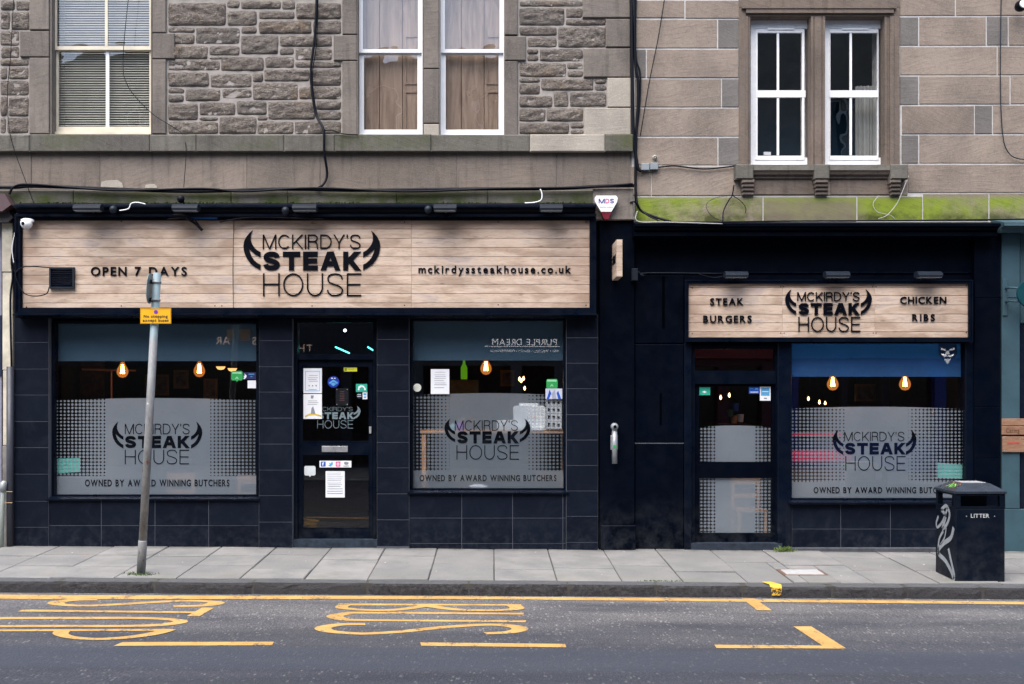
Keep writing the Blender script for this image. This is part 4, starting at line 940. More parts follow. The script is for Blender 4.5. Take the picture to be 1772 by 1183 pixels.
MB().cham(X(1346, -.08), X(1370, -.08), -.3, Z(592, -.08), -.08, 0, .008).build('door_pilaster', NAVY_L, sr2)
MB().cham(X(1671, -.06), X(1686, -.06), Z(950), Z(592, -.06), -.06, 0, .008).build('window_pilaster', NAVY_L, sr2)
prs = [392, 515, 704, 793, 930]
for i in range(4): MB().cham(X(1686.5, -.09), X(1731, -.09), (Z(prs[i + 1], -.09) if i < 3 else -.3) + .002, Z(prs[i], -.09), -.09, 0, .005).build('end_pier_block', NAVY, sr2)
# cornice and frieze
MB().profile_x([(0, Z(384)), (-.34, Z(385, -.34)), (-.36, Z(387, -.36)), (-.36, Z(391, -.36)), (-.30, Z(394, -.3)), (-.26, Z(400, -.26)), (-.28, Z(401.5, -.28)), (-.28, Z(408, -.28)), (-.05, Z(413, -.05)), (0, Z(413))], X(1099, -.36), X(1732, -.36)).build('cornice', NAVY, sr2)
MB().box(X(1118, -.02), X(1700, -.02), -.022, 0, Z(472, -.02), Z(470, -.02)).build('frieze_bead', NAVY_L, sr2)
riser(1370.5, 1670.5, 872, [1455, 1541, 1627], [915, 947], yf=-.07, par=sr2)
MB().cham(X(1370, -.14), X(1686, -.14), -.2, Z(948, -.14), -.14, 0, .008).build('plinth', simple('painted_plinth_concrete', (.05, .055, .065), .85, var=.35, scale=10), sr2)
w = shopwindow(HW3, sr2)
fm = m_film('frosted_film_three', X(1462, FY), X(1572, FY), .74, Z(703.5, FY), Z(834, FY), X(1512, FY), X(1668, FY) - X(1512, FY), .56, .27)
f = film_geo(HW3, 1368, 1670, 695, w, fm)
logo(f, (1441, 1586, 743, 787), (1461, 1565, 747, 763), (1462, 1566, 766, 786), (1463, 1567, 789, 814), CUTL, FY - .004, .002)
ptext('OWNED BY AWARD WINNING BUTCHERS', 1408, 1650, 853, 843, FY - .004, CUTL, f, off=.022, depth=.001, join=True, name='slogan_print')
blind(HW3, 649, BLIND_R, 'bright blue roller blind across the top of the right shop window')
# right door
YD2 = .03
dr = ring(MB(), HD2[0], HD2[1], -.1, HD2[3], .04, -.02, .12, wb=.02); pb(dr, 1200, 641, 1343, 664, -.012, .11)
dr = dr.build('door_frame', NAVY_L, sr2)
MB().box(HD2[0] + .035, HD2[1] - .035, .04, .047, Z(642, .04), HD2[3] - .035).build('transom_pane', GLASS_BIG, dr)
MB().box(HD2[0] - .02, HD2[1] + .02, -.09, .12, -.2, Z(940, -.09)).build('threshold_step', simple('dark_step_stone', (.022, .03, .045), .7, var=.4, scale=12, spec=.2), sr2)
dl = MB()
dl.box(X(1201, YD2), X(1210, YD2), YD2, YD2 + .045, Z(938, YD2), Z(665, YD2)); dl.box(X(1336, YD2), X(1343, YD2), YD2, YD2 + .045, Z(938, YD2), Z(665, YD2))
for a, b in ((665, 668), (799, 827), (922, 938)): dl.box(X(1210, YD2), X(1336, YD2), YD2, YD2 + .045, Z(b, YD2), Z(a, YD2))
dl = dl.build('door', NAVY, sr2)
for t_, b_, q in ((667, 800, 736), (826, 923, 800)):
    MB().box(X(1209, YD2), X(1337, YD2), YD2 + .018, YD2 + .025, Z(b_, YD2), Z(t_, YD2)).build('pane', GLASS_BIG, dl)
    y = YD2 + .03
    fmm = m_film('door_film_%s' % ('upper' if t_ == 667 else 'lower'), X(1238, y), X(1307, y), .2, Z(q, y) if t_ == 667 else Z(820, y), None, X(1272, y), .46, .50, .30, arch=.02)
    MB().add([(X(1209, y), y, Z(b_, y)), (X(1337, y), y, Z(b_, y)), (X(1337, y), y, Z(max(q - 6, t_), y)), (X(1209, y), y, Z(max(q - 6, t_), y))], [(0, 1, 2, 3)]).build('frosted_film', fmm, dl)
# smaller sign
Yf = -.12
s2 = bpy.data.objects.new('fascia_sign', None); COL.objects.link(s2); s2.location = (X(1434), Yf, Z(536)); tag(s2, 'short wooden plank sign reading steak burgers chicken ribs over the smaller shopfront', 'shop sign')
MB().box(X(1187, Yf), X(1681, Yf), Yf + .012, -.001, Z(588, Yf), Z(487, Yf)).build('sign_box', NAVY, s2)
fr_ = MB(); xa, xb, z0, z1 = X(1186, -.15), X(1682, -.15), Z(590, -.15), Z(485, -.15); ring(fr_, xa, xb, z0, z1, .04, -.155, -.11); ring(fr_, xa - .008, xb + .008, z0 - .008, z1 + .008, .018, -.168, -.12)
fr_.build('sign_frame', NAVY_L, s2)
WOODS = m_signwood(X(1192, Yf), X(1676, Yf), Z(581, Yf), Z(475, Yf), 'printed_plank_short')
rows = [489, 497, 511.5, 527.5, 543.5, 558.5, 574, 584]
for i in range(len(rows) - 1):
    for a, c in ((1190, 1354), (1354, 1514), (1514, 1678)): MB().cham(X(a, Yf) + .0006, X(c, Yf) - .0006, Z(rows[i + 1], Yf) + .002, Z(rows[i], Yf) - .002, Yf, Yf + .015, .003).build('plank', WOODS, s2)
YL = Yf - .018
horns(1359, 1509, 500.5, 544, YL, .016, BLACKL, s2)
word("MCKIRDY'S", 1380, 1488, 505, 520.5, .10, YL, .016, BLACKL, s2, None, .13); word('STEAK', 1382, 1487, 524, 544.5, .27, YL, .016, BLACKL, s2, None, .13); word('HOUSE', 1382, 1489, 548, 573.5, .07, YL, .016, BLACKL, s2, None, .16)
ptext('STEAK', 1229, 1287, 527.5, 516, YL, BLACKL, s2, off=.022, depth=.012); ptext('BURGERS', 1217, 1301, 557.5, 546, YL, BLACKL, s2, off=.022, depth=.012)
ptext('CHICKEN', 1558, 1638, 525, 513.5, YL, BLACKL, s2, off=.022, depth=.012); ptext('RIBS', 1579, 1618, 555, 544, YL, BLACKL, s2, off=.022, depth=.012)
for px, py in ((1198, 498), (1198, 577), (1351, 496), (1356, 496), (1351, 576), (1357, 576), (1510, 496), (1516, 496), (1511, 576), (1516, 576), (1672, 494), (1672, 575)):
    MB().lathe([(.007, -.003), (.007, .001)], (X(px, Yf), Yf, Z(py, Yf)), 'y', 8).build('screw', BLACKL, s2)

# ------------------------------------------------------------------ neighbours at the two edges
nb = bpy.data.objects.new('teal_shopfront', None); COL.objects.link(nb); nb.location = (X(1770), 0, 0); tag(nb, 'slate teal painted shopfront at the right edge beyond the litter bin', 'shopfront')
def at(a, c, b, d, yf, yb, nm, mat, par, cc=.005): return MB().cham(X(a, yf) if not isinstance(a, tuple) else a[0], X(c, yf), Z(d, yf) if d < 5000 else -.3, Z(b, yf), yf, yb, cc).build(nm, mat, par)
at(1733.5, 1765, 404, 515, -.07, 0, 'pilaster_block', TEALW, nb); at(1733.5, 1765, 516, 880, -.07, 0, 'pilaster_block', TEALW, nb); at(1733.5, 1950, 881, 9999, -.08, 0, 'pilaster_base', TEALW, nb)
at(1765.2, 1950, 560, 880, -.02, 0, 'dark_window', simple('dark_shop_panel', (.006, .009, .02), .2), nb); at(1765.2, 1950, 404, 559, -.03, 0, 'fascia', TEALW, nb)
MB().profile_x([(0, Z(380)), (-.34, Z(384, -.34)), (-.36, Z(390, -.36)), (-.28, Z(394, -.28)), (-.26, Z(402, -.26)), (0, Z(404))], X(1734.5, -.3), X(1950, -.3)).build('cornice', TEALW, nb)
holed(MB(), X(1733), X(1950), -.3, Z(386), [], 0, .25).build('front_wall', TEALW, nb)
BRD = m_wood('brown_board', (.20, .10, .06), (.33, .20, .13), (2, 1, 12), gs=4)
t = bpy.data.objects.new('wooden_board', None); COL.objects.link(t); t.location = (X(1750), -.1, Z(738)); tag(t, 'upper brown plank board with engraved word fixed to teal pilaster', 'board', 'wooden boards on the teal pilaster')
at(1734, 1775, 724, 736, -.1, -.08, 'plank', BRD, t, .003); at(1734, 1775, 737, 752, -.1, -.08, 'plank', BRD, t, .003); ptext('Caring', 1741, 1764, 748, 741, -.103, simple('engraved_brown', (.10, .04, .02), .7), t, off=.01, depth=.002, join=True, name='lettering')
t = bpy.data.objects.new('wooden_board', None); COL.objects.link(t); t.location = (X(1750), -.1, Z(768)); tag(t, 'lower reddish wooden board screwed to the teal pilaster below another', 'board', 'wooden boards on the teal pilaster')
at(1735, 1775, 755, 782, -.1, -.08, 'plank', BRD, t, .003); MB().box(X(1743, -.103), X(1764, -.103), -.1025, -.1, Z(768, -.1), Z(765, -.1)).build('red_lettering', simple('faded_red_print', (.38, .05, .04), .7), t)
for px, py in ((1738, 758), (1771, 758), (1738, 779), (1771, 779)): MB().lathe([(.007, -.003), (.007, .001)], (X(px, -.1), -.1, Z(py, -.1)), 'y', 8).build('screw', METG, t)
t = bpy.data.objects.new('hanging_sign', None); COL.objects.link(t); t.location = (X(1740), -.08, Z(512)); tag(t, 'round dark teal sign on a wall bracket at the right edge', 'hanging sign')
MB().lathe([(.17, -.02), (.175, -.005), (.175, .005), (.17, .02)], (X(1784, -.35), -.35, Z(508, -.35)), 'y', 32).build('sign_disc', simple('teal_enamel', (.006, .045, .058), .4, spec=.2), t)
at(1735.5, 1744, 482, 546, -.085, -.07, 'bracket_plate', TEALW, t); 
for q in (499, 522): MB().tube([(X(1740, -.08), -.08, Z(q, -.08)), (X(1740, -.08), -.20, Z(q, -.08)), (X(1766, -.33), -.33, Z(q, -.3))], .012, 8).build('bracket_arm', TEALW, t, True)
# left edge
nl = bpy.data.objects.new('pale_shopfront', None); COL.objects.link(nl); nl.location = (X(0), 0, 0); tag(nl, 'pale lilac wall with a peeling cream pilaster at the far left edge', 'building')
PEEL = simple('peeling_cream_paint', (.50, .46, .37), .7, var=.3, scale=5, bstr=.5); LIL = simple('pale_lilac_paint', (.20, .20, .27), .7, var=.15)
at(-150, 3, 348, 9999, -.0, .25, 'lilac_wall', LIL, nl); at(3, 22, 383, 470, -.10, 0, 'pilaster_block', PEEL, nl); at(4, 22, 471, 640, -.09, 0, 'pilaster_block', PEEL, nl); at(5, 22, 641, 770, -.09, 0, 'pilaster_block', PEEL, nl); at(4, 22, 771, 9999, -.09, 0, 'pilaster_block', simple('stained_plaster', (.19, .18, .17), .85, var=.35, scale=5), nl)
at(-150, 3, 545, 650, -.02, 0, 'dark_panel', simple('dark_blue_panel', (.01, .018, .05), .4), nl)
t = bpy.data.objects.new('gutter_hopper', None); COL.objects.link(t); t.location = (X(8), -.2, Z(360)); tag(t, 'maroon painted gutter end and hopper jutting in at the upper left edge', 'gutter')
MRN = simple('maroon_brown_paint', (.085, .05, .055), .5)
MB().prism([(X(-90, -.3), Z(333, -.3)), (X(8, -.3), Z(335, -.3)), (X(19, -.3), Z(354, -.3)), (X(4, -.3), Z(365, -.3)), (X(-90, -.3), Z(368, -.3))], -.30, -.02).build('gutter', MRN, t)
MB().prism([(X(-90, -.2), Z(366, -.2)), (X(12, -.2), Z(361, -.2)), (X(22, -.2), Z(376, -.2)), (X(14, -.2), Z(384, -.2)), (X(-90, -.2), Z(386, -.2))], -.20, -.02).build('hopper', simple('dark_grey_brown', (.035, .03, .032), .6), t)
t = bpy.data.objects.new('drainpipe', None); COL.objects.link(t); t.location = (X(17), -.14, 0); tag(t, 'dark grey plastic drainpipe running down at the left pilaster', 'drainpipe')
xx = X(17.5, -.15); MB().tube([(xx, -.15, 0.0), (xx, -.15, Z(634, -.15))], .042, 14).build('pipe', simple('grey_plastic_pipe', (.035, .038, .052), .45), t, True)
for q in (850, 869): MB().tube([(xx - .05, -.2, Z(q, -.15)), (xx + .05, -.2, Z(q, -.15))], .006, 6).build('bracket_strap', simple('rusty_gold_strap', (.35, .22, .10), .6), t)
t = bpy.data.objects.new('waste_pipe', None); COL.objects.link(t); t.location = (X(5), -.2, 0); tag(t, 'slim pale pipe with a coupling at the lower left edge', 'pipe')
MB().tube([(X(2, -.2), -.2, .05), (X(5, -.2), -.2, Z(850, -.2)), (X(7, -.2), -.2, Z(832, -.2))], .026, 10).build('pipe', simple('pale_green_pipe', (.36, .40, .36), .5), t, True); MB().tube([(X(5, -.2), -.2, Z(850, -.2)), (X(6.5, -.2), -.2, Z(834, -.2))], .04, 10).build('coupling', METG, t, True)
#@@SMALL
# ------------------------------------------------------------------ things on the facade
def lamp(px0, px1, py0, py1, Y, label, group, side=1):
    t = thing('sign_spotlight', (X((px0 + px1) / 2, Y), Y, Z(py1, Y)), label, 'spotlight', group)
    xa, xb, za, zb_ = X(px0, Y), X(px1, Y), Z(py1, Y), Z(py0, Y); h = zb_ - za
    MB().profile_x([(Y - .10, za + h * .30), (Y - .095, za + h * .05), (Y, za), (Y + .05, za + h * .25), (Y + .05, za + h * .85), (Y, zb_), (Y - .05, zb_ - .004), (Y - .095, za + h * .6)], xa, xb).build('casing', LAMPG, t)
    MB().profile_x([(Y - .09, za + h * .03), (Y - .09, za - .004), (Y, za - .008), (Y, za - .001)], xa + .01, xb - .01).build('lens', simple_lens, t)
    c = ((xa + xb) / 2, Y + .06)
    MB().tube([(c[0], Y + .04, za + h * .4), (c[0], Y + .13, za + h * .2), (c[0], Y + .22, za - .02)], .014, 8).build('arm', LAMPG, t, True)
    return t
simple_lens = simple('lamp_lens', (.22, .23, .25), .15, bstr=0)
for i, (a, b, lab) in enumerate(((131, 178, 'leftmost grey spotlight over the long sign, above the word open'), (301, 345, 'grey spotlight over the long sign beside the dangling black cable'), (508, 549, 'middle grey spotlight above the black horned logo of the long sign'), (751, 790, 'grey spotlight over the long sign, left one above the web address'), (934, 973, 'rightmost grey spotlight over the long sign, under the white cable loop'))):
    lamp(a, b, 353.5, 365.5, -.50, lab, 'spotlights over the long sign')
for a, b, lab in ((1253, 1292, 'left spotlight over the short sign, above the word steak'), (1426, 1467, 'middle spotlight over the short sign above its logo'), (1584, 1626, 'right spotlight over the short sign above the word chicken')):
    lamp(a, b, 469.5, 480.5, -.28, lab, 'spotlights over the short sign')
for px, py, lab in ((196, 362, 'black ball joint sensor right of the leftmost spotlight'), (494, 364, 'black ball joint sensor left of the middle spotlight'), (741, 362, 'black ball joint sensor left of the fourth spotlight'), (313, 344, 'small dark sensor standing up on the ledge above the second spotlight')):
    Y = -.46; c = (X(px, Y), Y, Z(py, Y)); t = thing('sensor', c, lab, 'sensor', 'ball sensors along the cornice')
    MB().lathe([(.012, -.05), (.032, -.038), (.045, -.01), (.045, .01), (.032, .035), (.01, .045)], c, 'z', 16).build('ball', LAMPG if py > 350 else BLACKP, t, True)
    MB().tube([(c[0], Y + .03, c[2]), (c[0], Y + .14, c[2] - .03)], .012, 8).build('arm', BLACKP, t)
# security camera
Y = -.36; c = (X(48, Y), Y, Z(386, Y)); t = thing('security_camera', c, 'small white dome security camera on the top left corner of the long sign', 'camera')
MB().lathe([(.075, .02), (.078, .045), (.05, .058)], (c[0] - .01, c[1] + .02, c[2]), 'z', 20).build('mount', UPVC, t, True)
MB().lathe([(.02, -.07), (.05, -.055), (.068, -.025), (.07, .02)], (c[0] - .015, c[1], c[2]), 'z', 20).build('dome', UPVC, t, True)
MB().lathe([(.018, -.075), (.026, -.055)], (c[0] - .03, c[1], c[2] - .01), 'y', 12).build('lens', BLACKL, t)
# louvred vent on the sign
Y = -.29; t = thing('vent_grille', (X(106, Y), Y, Z(480, Y)), 'square dark louvred vent grille on the left part of the long sign', 'vent')
v_ = MB(); ring(v_, X(85, Y), X(128, Y), Z(499, Y), Z(462, Y), .02, Y, Y + .038); v_.build('vent_frame', LAMPG, t)
for k in range(10):
    z = Z(496 - k * 3.35, Y); MB().add([(X(87, Y), Y + .006, z), (X(126, Y), Y + .006, z), (X(126, Y), Y + .026, z + .019), (X(87, Y), Y + .026, z + .019)], [(0, 1, 2, 3)]).build('louvre', NAVY_L, t)
# alarm box
Y = -.24; t = thing('alarm_box', (X(1049, Y), Y, Z(360, Y)), 'white tapered alarm box with maroon base on the stone corbel', 'alarm box')
P = [(1032, 338), (1066, 338), (1069, 342), (1068, 349), (1058, 366), (1040, 366), (1030, 349), (1029, 342)]
MB().prism([(X(a, Y), Z(b, Y)) for a, b in P], Y, Y + .085).build('cover', UPVC, t)
MB().prism([(X(a, Y), Z(b, Y)) for a, b in [(1039.5, 366.4), (1058.5, 366.4), (1053, 379), (1046, 379)]], Y + .006, Y + .085).build('strobe', REDP, t)
word('M', 1036, 1046.5, 343.5, 351.5, .2, Y - .002, .001, simple('navy_print', (.03, .03, .20), .5), t); word('D', 1047.5, 1054.5, 343.5, 351.5, .2, Y - .002, .001, PINK, t); word('S', 1055.5, 1062.5, 343.5, 351.5, .2, Y - .002, .001, simple('navy_print_two', (.03, .03, .20), .5), t); ptext('security systems', 1038, 1060, 359, 356.5, Y - .002, INK, t, off=.0, depth=.001, join=True, name='small_print')
# sign on edge: projecting box of planks
Ya, Yb_ = -.62, -.14; t = thing('projecting_sign', (X(1067, Ya), -.38, Z(446, Ya)), 'wooden plank projecting sign seen edge-on beside the long fascia sign', 'sign')
xs, xe = X(1067, Ya), X(1077, Ya); zt, zbm = Z(414, Ya), Z(478, Ya)
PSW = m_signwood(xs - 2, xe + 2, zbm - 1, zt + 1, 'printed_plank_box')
for k in range(6): 
    z0, z1 = zbm + (zt - zbm) * k / 6, zbm + (zt - zbm) * (k + 1) / 6
    MB().box(xs, xe, Ya, Yb_, z0 + .0012, z1 - .0012).build('plank', PSW, t)
MB().box(xs + .01, xe - .01, Yb_, -.09, (zt + zbm) / 2 - .03, (zt + zbm) / 2 + .03).build('wall_bracket', BLACKP, t)
m = MB(); acc = MB(); word('STEAK', 1000, 1050, 440, 455, .27, 0, .002, BLACKL, None, acc, .12)
xa = min(v[0] for v in acc.v); xb = max(v[0] for v in acc.v); za = min(v[2] for v in acc.v)
hz = (zt + zbm) / 2
acc.v = [(xs - .004 + (v[1]) * .5, Yb_ - .05 - (1 - (v[0] - xa) / (xb - xa)) * -.0 - (v[0] - xa) / (xb - xa) * .36, hz - .05 + (v[2] - za)) for v in acc.v]; acc.f = [f[::-1] for f in acc.f]
acc.build('logo_print', BLACKL, t)
# cigarette bin
Y = -.16; t = thing('cigarette_bin', (X(1064, Y), Y, Z(800, Y)), 'slim metal tube cigarette bin with round head on the dark end pier', 'cigarette bin')
SS = simple('brushed_steel', (.30, .32, .34), .45, .3, bstr=.2, var=.2)
MB().tube([(X(1063.5, Y), Y, Z(802, Y)), (X(1063.5, Y), Y, Z(742, Y))], .033, 16).build('tube', SS, t, True)
MB().lathe([(.02, -.045), (.042, -.04), (.046, 0), (.046, .04)], (X(1063.5, Y), Y, Z(738, Y)), 'y', 20).build('head', SS, t, True)
at(1057, 1069, 753, 778, Y + .035, -.09, 'back_plate', METG, t)
MB().lathe([(.012, -.052), (.012, -.04)], (X(1063.5, Y), Y, Z(738, Y)), 'y', 10).build('opening', BLACKL, t)
MB().box(X(1060.5, Y), X(1066, Y), Y - .0345, Y - .033, Z(775, Y), Z(770, Y)).build('green_sticker', GREEN, t)
# small junction boxes
for a, b, c, d, lab in ((1110, 282, 1124, 294, 'left one of two small grey junction boxes left of the stone window sill'), (1125.5, 281, 1139, 293, 'right one of two small grey junction boxes left of the stone window sill')):
    MBX = pc('junction_box', a, b, c, d, -.07, -.005, simple('grey_box_plastic', (.22, .25, .27), .4), None, .006); tag(MBX, lab, 'junction box', 'grey junction boxes on the sandstone')
tag(pc('junction_box', 1093, 464, 1104, 485, -.17, -.09, LAMPG, None, .006), 'dark grey cable box on the corner of the dark end pier', 'junction box')
tag(MB().lathe([(.012, -.05), (.026, -.04), (.026, -.005), (.03, 0)], (X(1133, -.02), -.01, Z(272, -.02)), 'y', 14).build('wall_plug', simple('cream_plastic', (.40, .38, .33), .5), None, True), 'small round cream fitting on sandstone above the junction boxes', 'wall fitting')
t = thing('bird_spike_lamp', (X(1768, -.2), -.2, Z(8, -.2)), 'small black and white lamp at the top right corner', 'lamp'); MB().lathe([(.03, -.09), (.065, -.07), (.07, 0), (.05, .05)], (X(1769, -.2), -.15, Z(8, -.2)), 'y', 16).build('casing', BLACKP, t, True); MB().lathe([(.05, -.10), (.052, -.088)], (X(1769, -.2), -.15, Z(8, -.2)), 'y', 16).build('lens', UPVC, t); t.name = 'wall_lamp'
# ------------------------------------------------------------------ cables
CG = 'black cables across the frontage'
cable('cable', [(-60, 322), (20, 324), (60, 322), (180, 326), (330, 331), (480, 327), (620, 329), (800, 327), (960, 326), (1040, 322), (1097, 321)], -.175, .022, BLACKP, 'thick black cable bundle running along the stone above the long sign', group=CG)
cable('cable', [(16, 336), (26, 322), (60, 319), (200, 329), (350, 326), (420, 331), (545, 325), (700, 331), (860, 326), (1000, 324), (1095, 318)], -.195, .014, BLACKP, 'thinner black cable twisting round the thick bundle above the long sign', group=CG)
cable('cable', [(549, -30), (545, 60), (538, 120), (541, 165), (548, 200), (560, 225, -.14), (561, 262, -.14), (566, 300, -.08), (560, 318, -.1), (548, 326, -.16)], -.06, .016, BLACKP, 'black cable coming down the rubble between the sash windows to the bundle', group=CG)
cable('cable', [(551, -30), (548, 70), (541, 125), (543, 165), (551, 205), (562, 225, -.14)], -.05, .006, BLACKP, 'thin wire beside the black cable between the sash windows', group=CG)
cable('cable', [(560, 226), (575, 225), (592, 231), (620, 233)], -.13, .007, BLACKP, 'short black cable leaving towards the paired sash windows along the sill', group=CG)
cable('cable', [(1092, -30), (1094, 120), (1096, 230), (1099, 260), (1104, 290), (1110, 296)], -.06, .021, BLACKP, 'leftmost cable of the vertical bundle at the joint of the buildings', group=CG)
cable('cable', [(1098, -30), (1099, 100), (1104, 140), (1104, 180), (1101, 235), (1100, 330), (1106, 360, -.1), (1125, 372, -.15), (1160, 383, -.3)], -.05, .017, BLACKP, 'middle cable of the vertical bundle at the joint, bending to the dark cornice', group=CG)
cable('cable', [(1101, -30), (1100, 90), (1108, 130), (1106, 190), (1100, 240)], -.045, .011, BLACKP, 'thin outer wire of the vertical bundle at the joint of the buildings', group=CG)
cable('cable', [(1090, 350), (1100, 350), (1112, 366, -.12), (1135, 379, -.25), (1170, 384, -.36), (1400, 382, -.38), (1600, 381, -.38), (1850, 378, -.38)], -.16, .009, BLACKP, 'black cable lying along the top of the dark cornice at right', group=CG)
cable('cable', [(1103, 365), (1100, 378), (1110, 384), (1150, 384), (1250, 387)], -.38, .006, CABLE_W, 'pale wire lying on the left end of the dark cornice', group='pale wires')
cable('cable', [(1138, 289), (1170, 287), (1220, 292), (1278, 286)], -.04, .010, BLACKP, 'short black cable from the junction boxes to the stone window sill', group=CG)
cable('cable', [(1110, 294), (1120, 298), (1130, 296)], -.075, .006, BLACKP, 'short cable loop under the two junction boxes', group=CG)
cable('cable', [(1154, -30), (1140, 60), (1124, 140), (1108, 235)], -.05, .006, BLACKP, 'thin wire slanting down the sandstone left of the white windows', group=CG)
cable('cable', [(1733, -30), (1731, 120), (1734, 220), (1744, 262), (1772, 276), (1850, 280)], -.04, .007, LAMPG, 'grey wire hanging down and swinging right at the right edge', group='thin grey wires')
cable('cable', [(225, -30), (213, 100), (222, 150), (262, 195), (300, 220), (316, 233), (322, 260, -.13), (318, 324, -.13)], -.07, .0045, BLACKP, 'thin wire curving across the left sash window and down the frieze', group='thin grey wires')
cable('cable', [(25, -30), (18, 100), (13, 160), (18, 235, -.12), (45, 315, -.13), (58, 350, -.15)], -.05, .0045, BLACKP, 'thin wire down the far left rubble', group='thin grey wires')
cable('cable', [(207, 364), (222, 361), (227, 352), (238, 350), (252, 353)], -.5, .007, UPVC, 'white cable hooking up right of the leftmost spotlight', group='white cables')
cable('cable', [(935, 327), (938, 336), (936, 346), (925, 350), (908, 351)], -.4, .008, UPVC, 'white cable hooking down above the rightmost spotlight', group='white cables')
cable('cable', [(300, 372), (318, 372), (330, 381), (340, 388), (350, 398)], -.36, .019, BLACKP, 'thick black cable end dangling over the planks of the long sign', group=CG)
cable('cable', [(290, 379), (330, 377), (345, 390)], -.35, .008, BLACKP, 'thin black cable over the frame beside the thick dangling cable', group=CG)
cable('cable', [(380, 384), (420, 377), (470, 376), (560, 379)], -.345, .009, BLACKP, 'black cable tails resting on the frame of the long sign', group=CG)
cable('cable', [(404, 352, -.45), (405, 380, -.30), (403, 460, -.28), (404, 537, -.28)], -.3, .0035, BLACKP, 'thin wire hanging down the seam of the long sign', group='thin grey wires')
cable('cable', [(86, 463), (60, 461), (40, 462), (27, 475), (40, 505), (60, 512), (80, 508), (85, 497)], -.31, .007, BLACKP, 'black cable looping out of the vent grille on the long sign', group=CG)
cable('cable', [(22, 365), (24, 420), (20, 450), (22, 480), (18, 520), (20, 634)], -.14, .014, BLACKP, 'black cable down the left end of the long sign', group=CG)
cable('cable', [(30, 378), (26, 400), (21, 430), (24, 455)], -.20, .006, UPVC, 'white cable of the dome camera at the left end', group='white cables')
for px, dx, lab in ((1262, 6, 'dark stub wires sprouting from the moss under left window bracket'),):
    cable('cable', [(1251, 384, -.2), (1252, 365), (1262, 345), (1267, 338), (1270, 320)], -.08, .008, BLACKP, lab, group='loose wires over the mossy stones'); 
cable('cable', [(1267, 338), (1280, 346), (1290, 358), (1290, 368)], -.05, .005, BLACKP, 'dark wire tail curving right over the moss', group='loose wires over the mossy stones')
cable('cable', [(1266, 338), (1238, 342), (1222, 355), (1232, 374), (1250, 382)], -.06, .0035, LAMPG, 'thin grey wire loop left of the dark stub wires over the moss', group='loose wires over the mossy stones')
cable('cable', [(1572, 304), (1562, 330), (1552, 352), (1535, 372), (1520, 378)], -.13, .004, CABLE_W, 'thin pale wire trailing from the right end of the stone sill', group='loose wires over the mossy stones')
cable('cable', [(1521, 338), (1511, 352), (1518, 366), (1540, 372), (1548, 378)], -.10, .004, CABLE_W, 'thin pale wire loop on the mossy stones under the sill', group='loose wires over the mossy stones')
cable('cable', [(1105, 470), (1115, 477), (1118, 472), (1250, 473)], -.10, .006, LAMPG, 'grey cable from pier box along the frieze to the short sign lamps', group='thin grey wires')
cable('cable', [(1210, 474), (1235, 480), (1253, 477)], -.2, .006, BLACKP, 'short black cable feeding the left spotlight of the short sign', group=CG)

# ------------------------------------------------------------------ signpost, litter bin, weeds, scrap
Yp = -1.82; bx, bz = X(244, Yp), pavz(X(244, Yp), Yp); tx, tz = X(272, Yp), Z(472, Yp)
t = thing('signpost', (bx, Yp, bz), 'leaning grey metal post at the kerb with a yellow no stopping plate', 'signpost')
POSTM = NT('weathered_post_paint'); c = POSTM.mix(POSTM.ramp(POSTM.noise(9, 6, .7, POSTM.mapv((1, 1, .5))), .35, .68), (.15, .155, .16), (.30, .31, .315))
z_ = POSTM.xyz()[2]; up = POSTM.ramp(z_, 2.55, 2.65); c = POSTM.mix(up, c, (.19, .26, .29))
c = POSTM.mix(POSTM.M('MULTIPLY', POSTM.ramp(POSTM.noise(11, 5, .6, POSTM.mapv((1.5, 1.5, .6))), .63, .68), POSTM.ramp(z_, 2.3, 1.5)), c, (.17, .075, .05))
c = POSTM.mix(POSTM.ramp(POSTM.noise(13, 3, .6), .70, .72), c, (.55, .54, .48)); POSTM = POSTM.fin(c, .6, POSTM.bump(POSTM.noise(50, 4), .3, .004), .1)
dv = Vector((tx - bx, 0, tz - bz)); L = dv.length; dn = dv.normalized()
PO = lambda s, off=0, y=0: (bx + dn.x * s + dn.z * off, Yp + y, bz + dn.z * s - dn.x * off)
MB().tube([PO(-.02), PO(.35), PO(.36)], [.0465, .0465, .044], 18).build('base_sleeve', POSTM, t, True)
MB().tube([PO(.3), PO(L * .5), PO(L)], .0425, 18).build('pole', POSTM, t, True)
s_pl = (Z(547, Yp) - bz) / dn.z; w2, h2 = 26.5 / F_PX * (D + Yp), 13.3 / F_PX * (D + Yp); cx, cz = X(269.5, Yp - .06), Z(546.5, Yp - .06); yq = Yp - .062
MB().box(cx - w2, cx + w2, yq, yq + .004, cz - h2, cz + h2).build('yellow_plate', YEL, t)
bl = MB(); ring(bl, cx - w2 + .004, cx + w2 - .004, cz - h2 + .004, cz + h2 - .004, .005, yq - .0012, yq); bl.build('plate_border', simple('orange_brown_edge', (.42, .20, .01), .5), t)
MB().lathe([(.021, -.0022), (.021, 0)], (cx + .003, yq, cz + h2 * .52), 'y', 20).build('purple_roundel', PURPLE, t)
ink = simple('dark_plate_print', (.02, .012, .004), .6)
text('No stopping', cx - w2 * .78, cx + w2 * .78, cz - h2 * .22, h2 * .36, yq - .002, ink, t, off=.03, depth=.001, join=True, name='plate_lettering'); text('except buses', cx - w2 * .84, cx + w2 * .84, cz - h2 * .74, h2 * .36, yq - .002, ink, t, off=.03, depth=.001, join=True, name='plate_lettering')
for q in (.0,): MB().tube([PO(s_pl - .01, -.05, -.03), PO(s_pl - .01, .05, -.03)], .012, 8).build('plate_clip', METG, t)
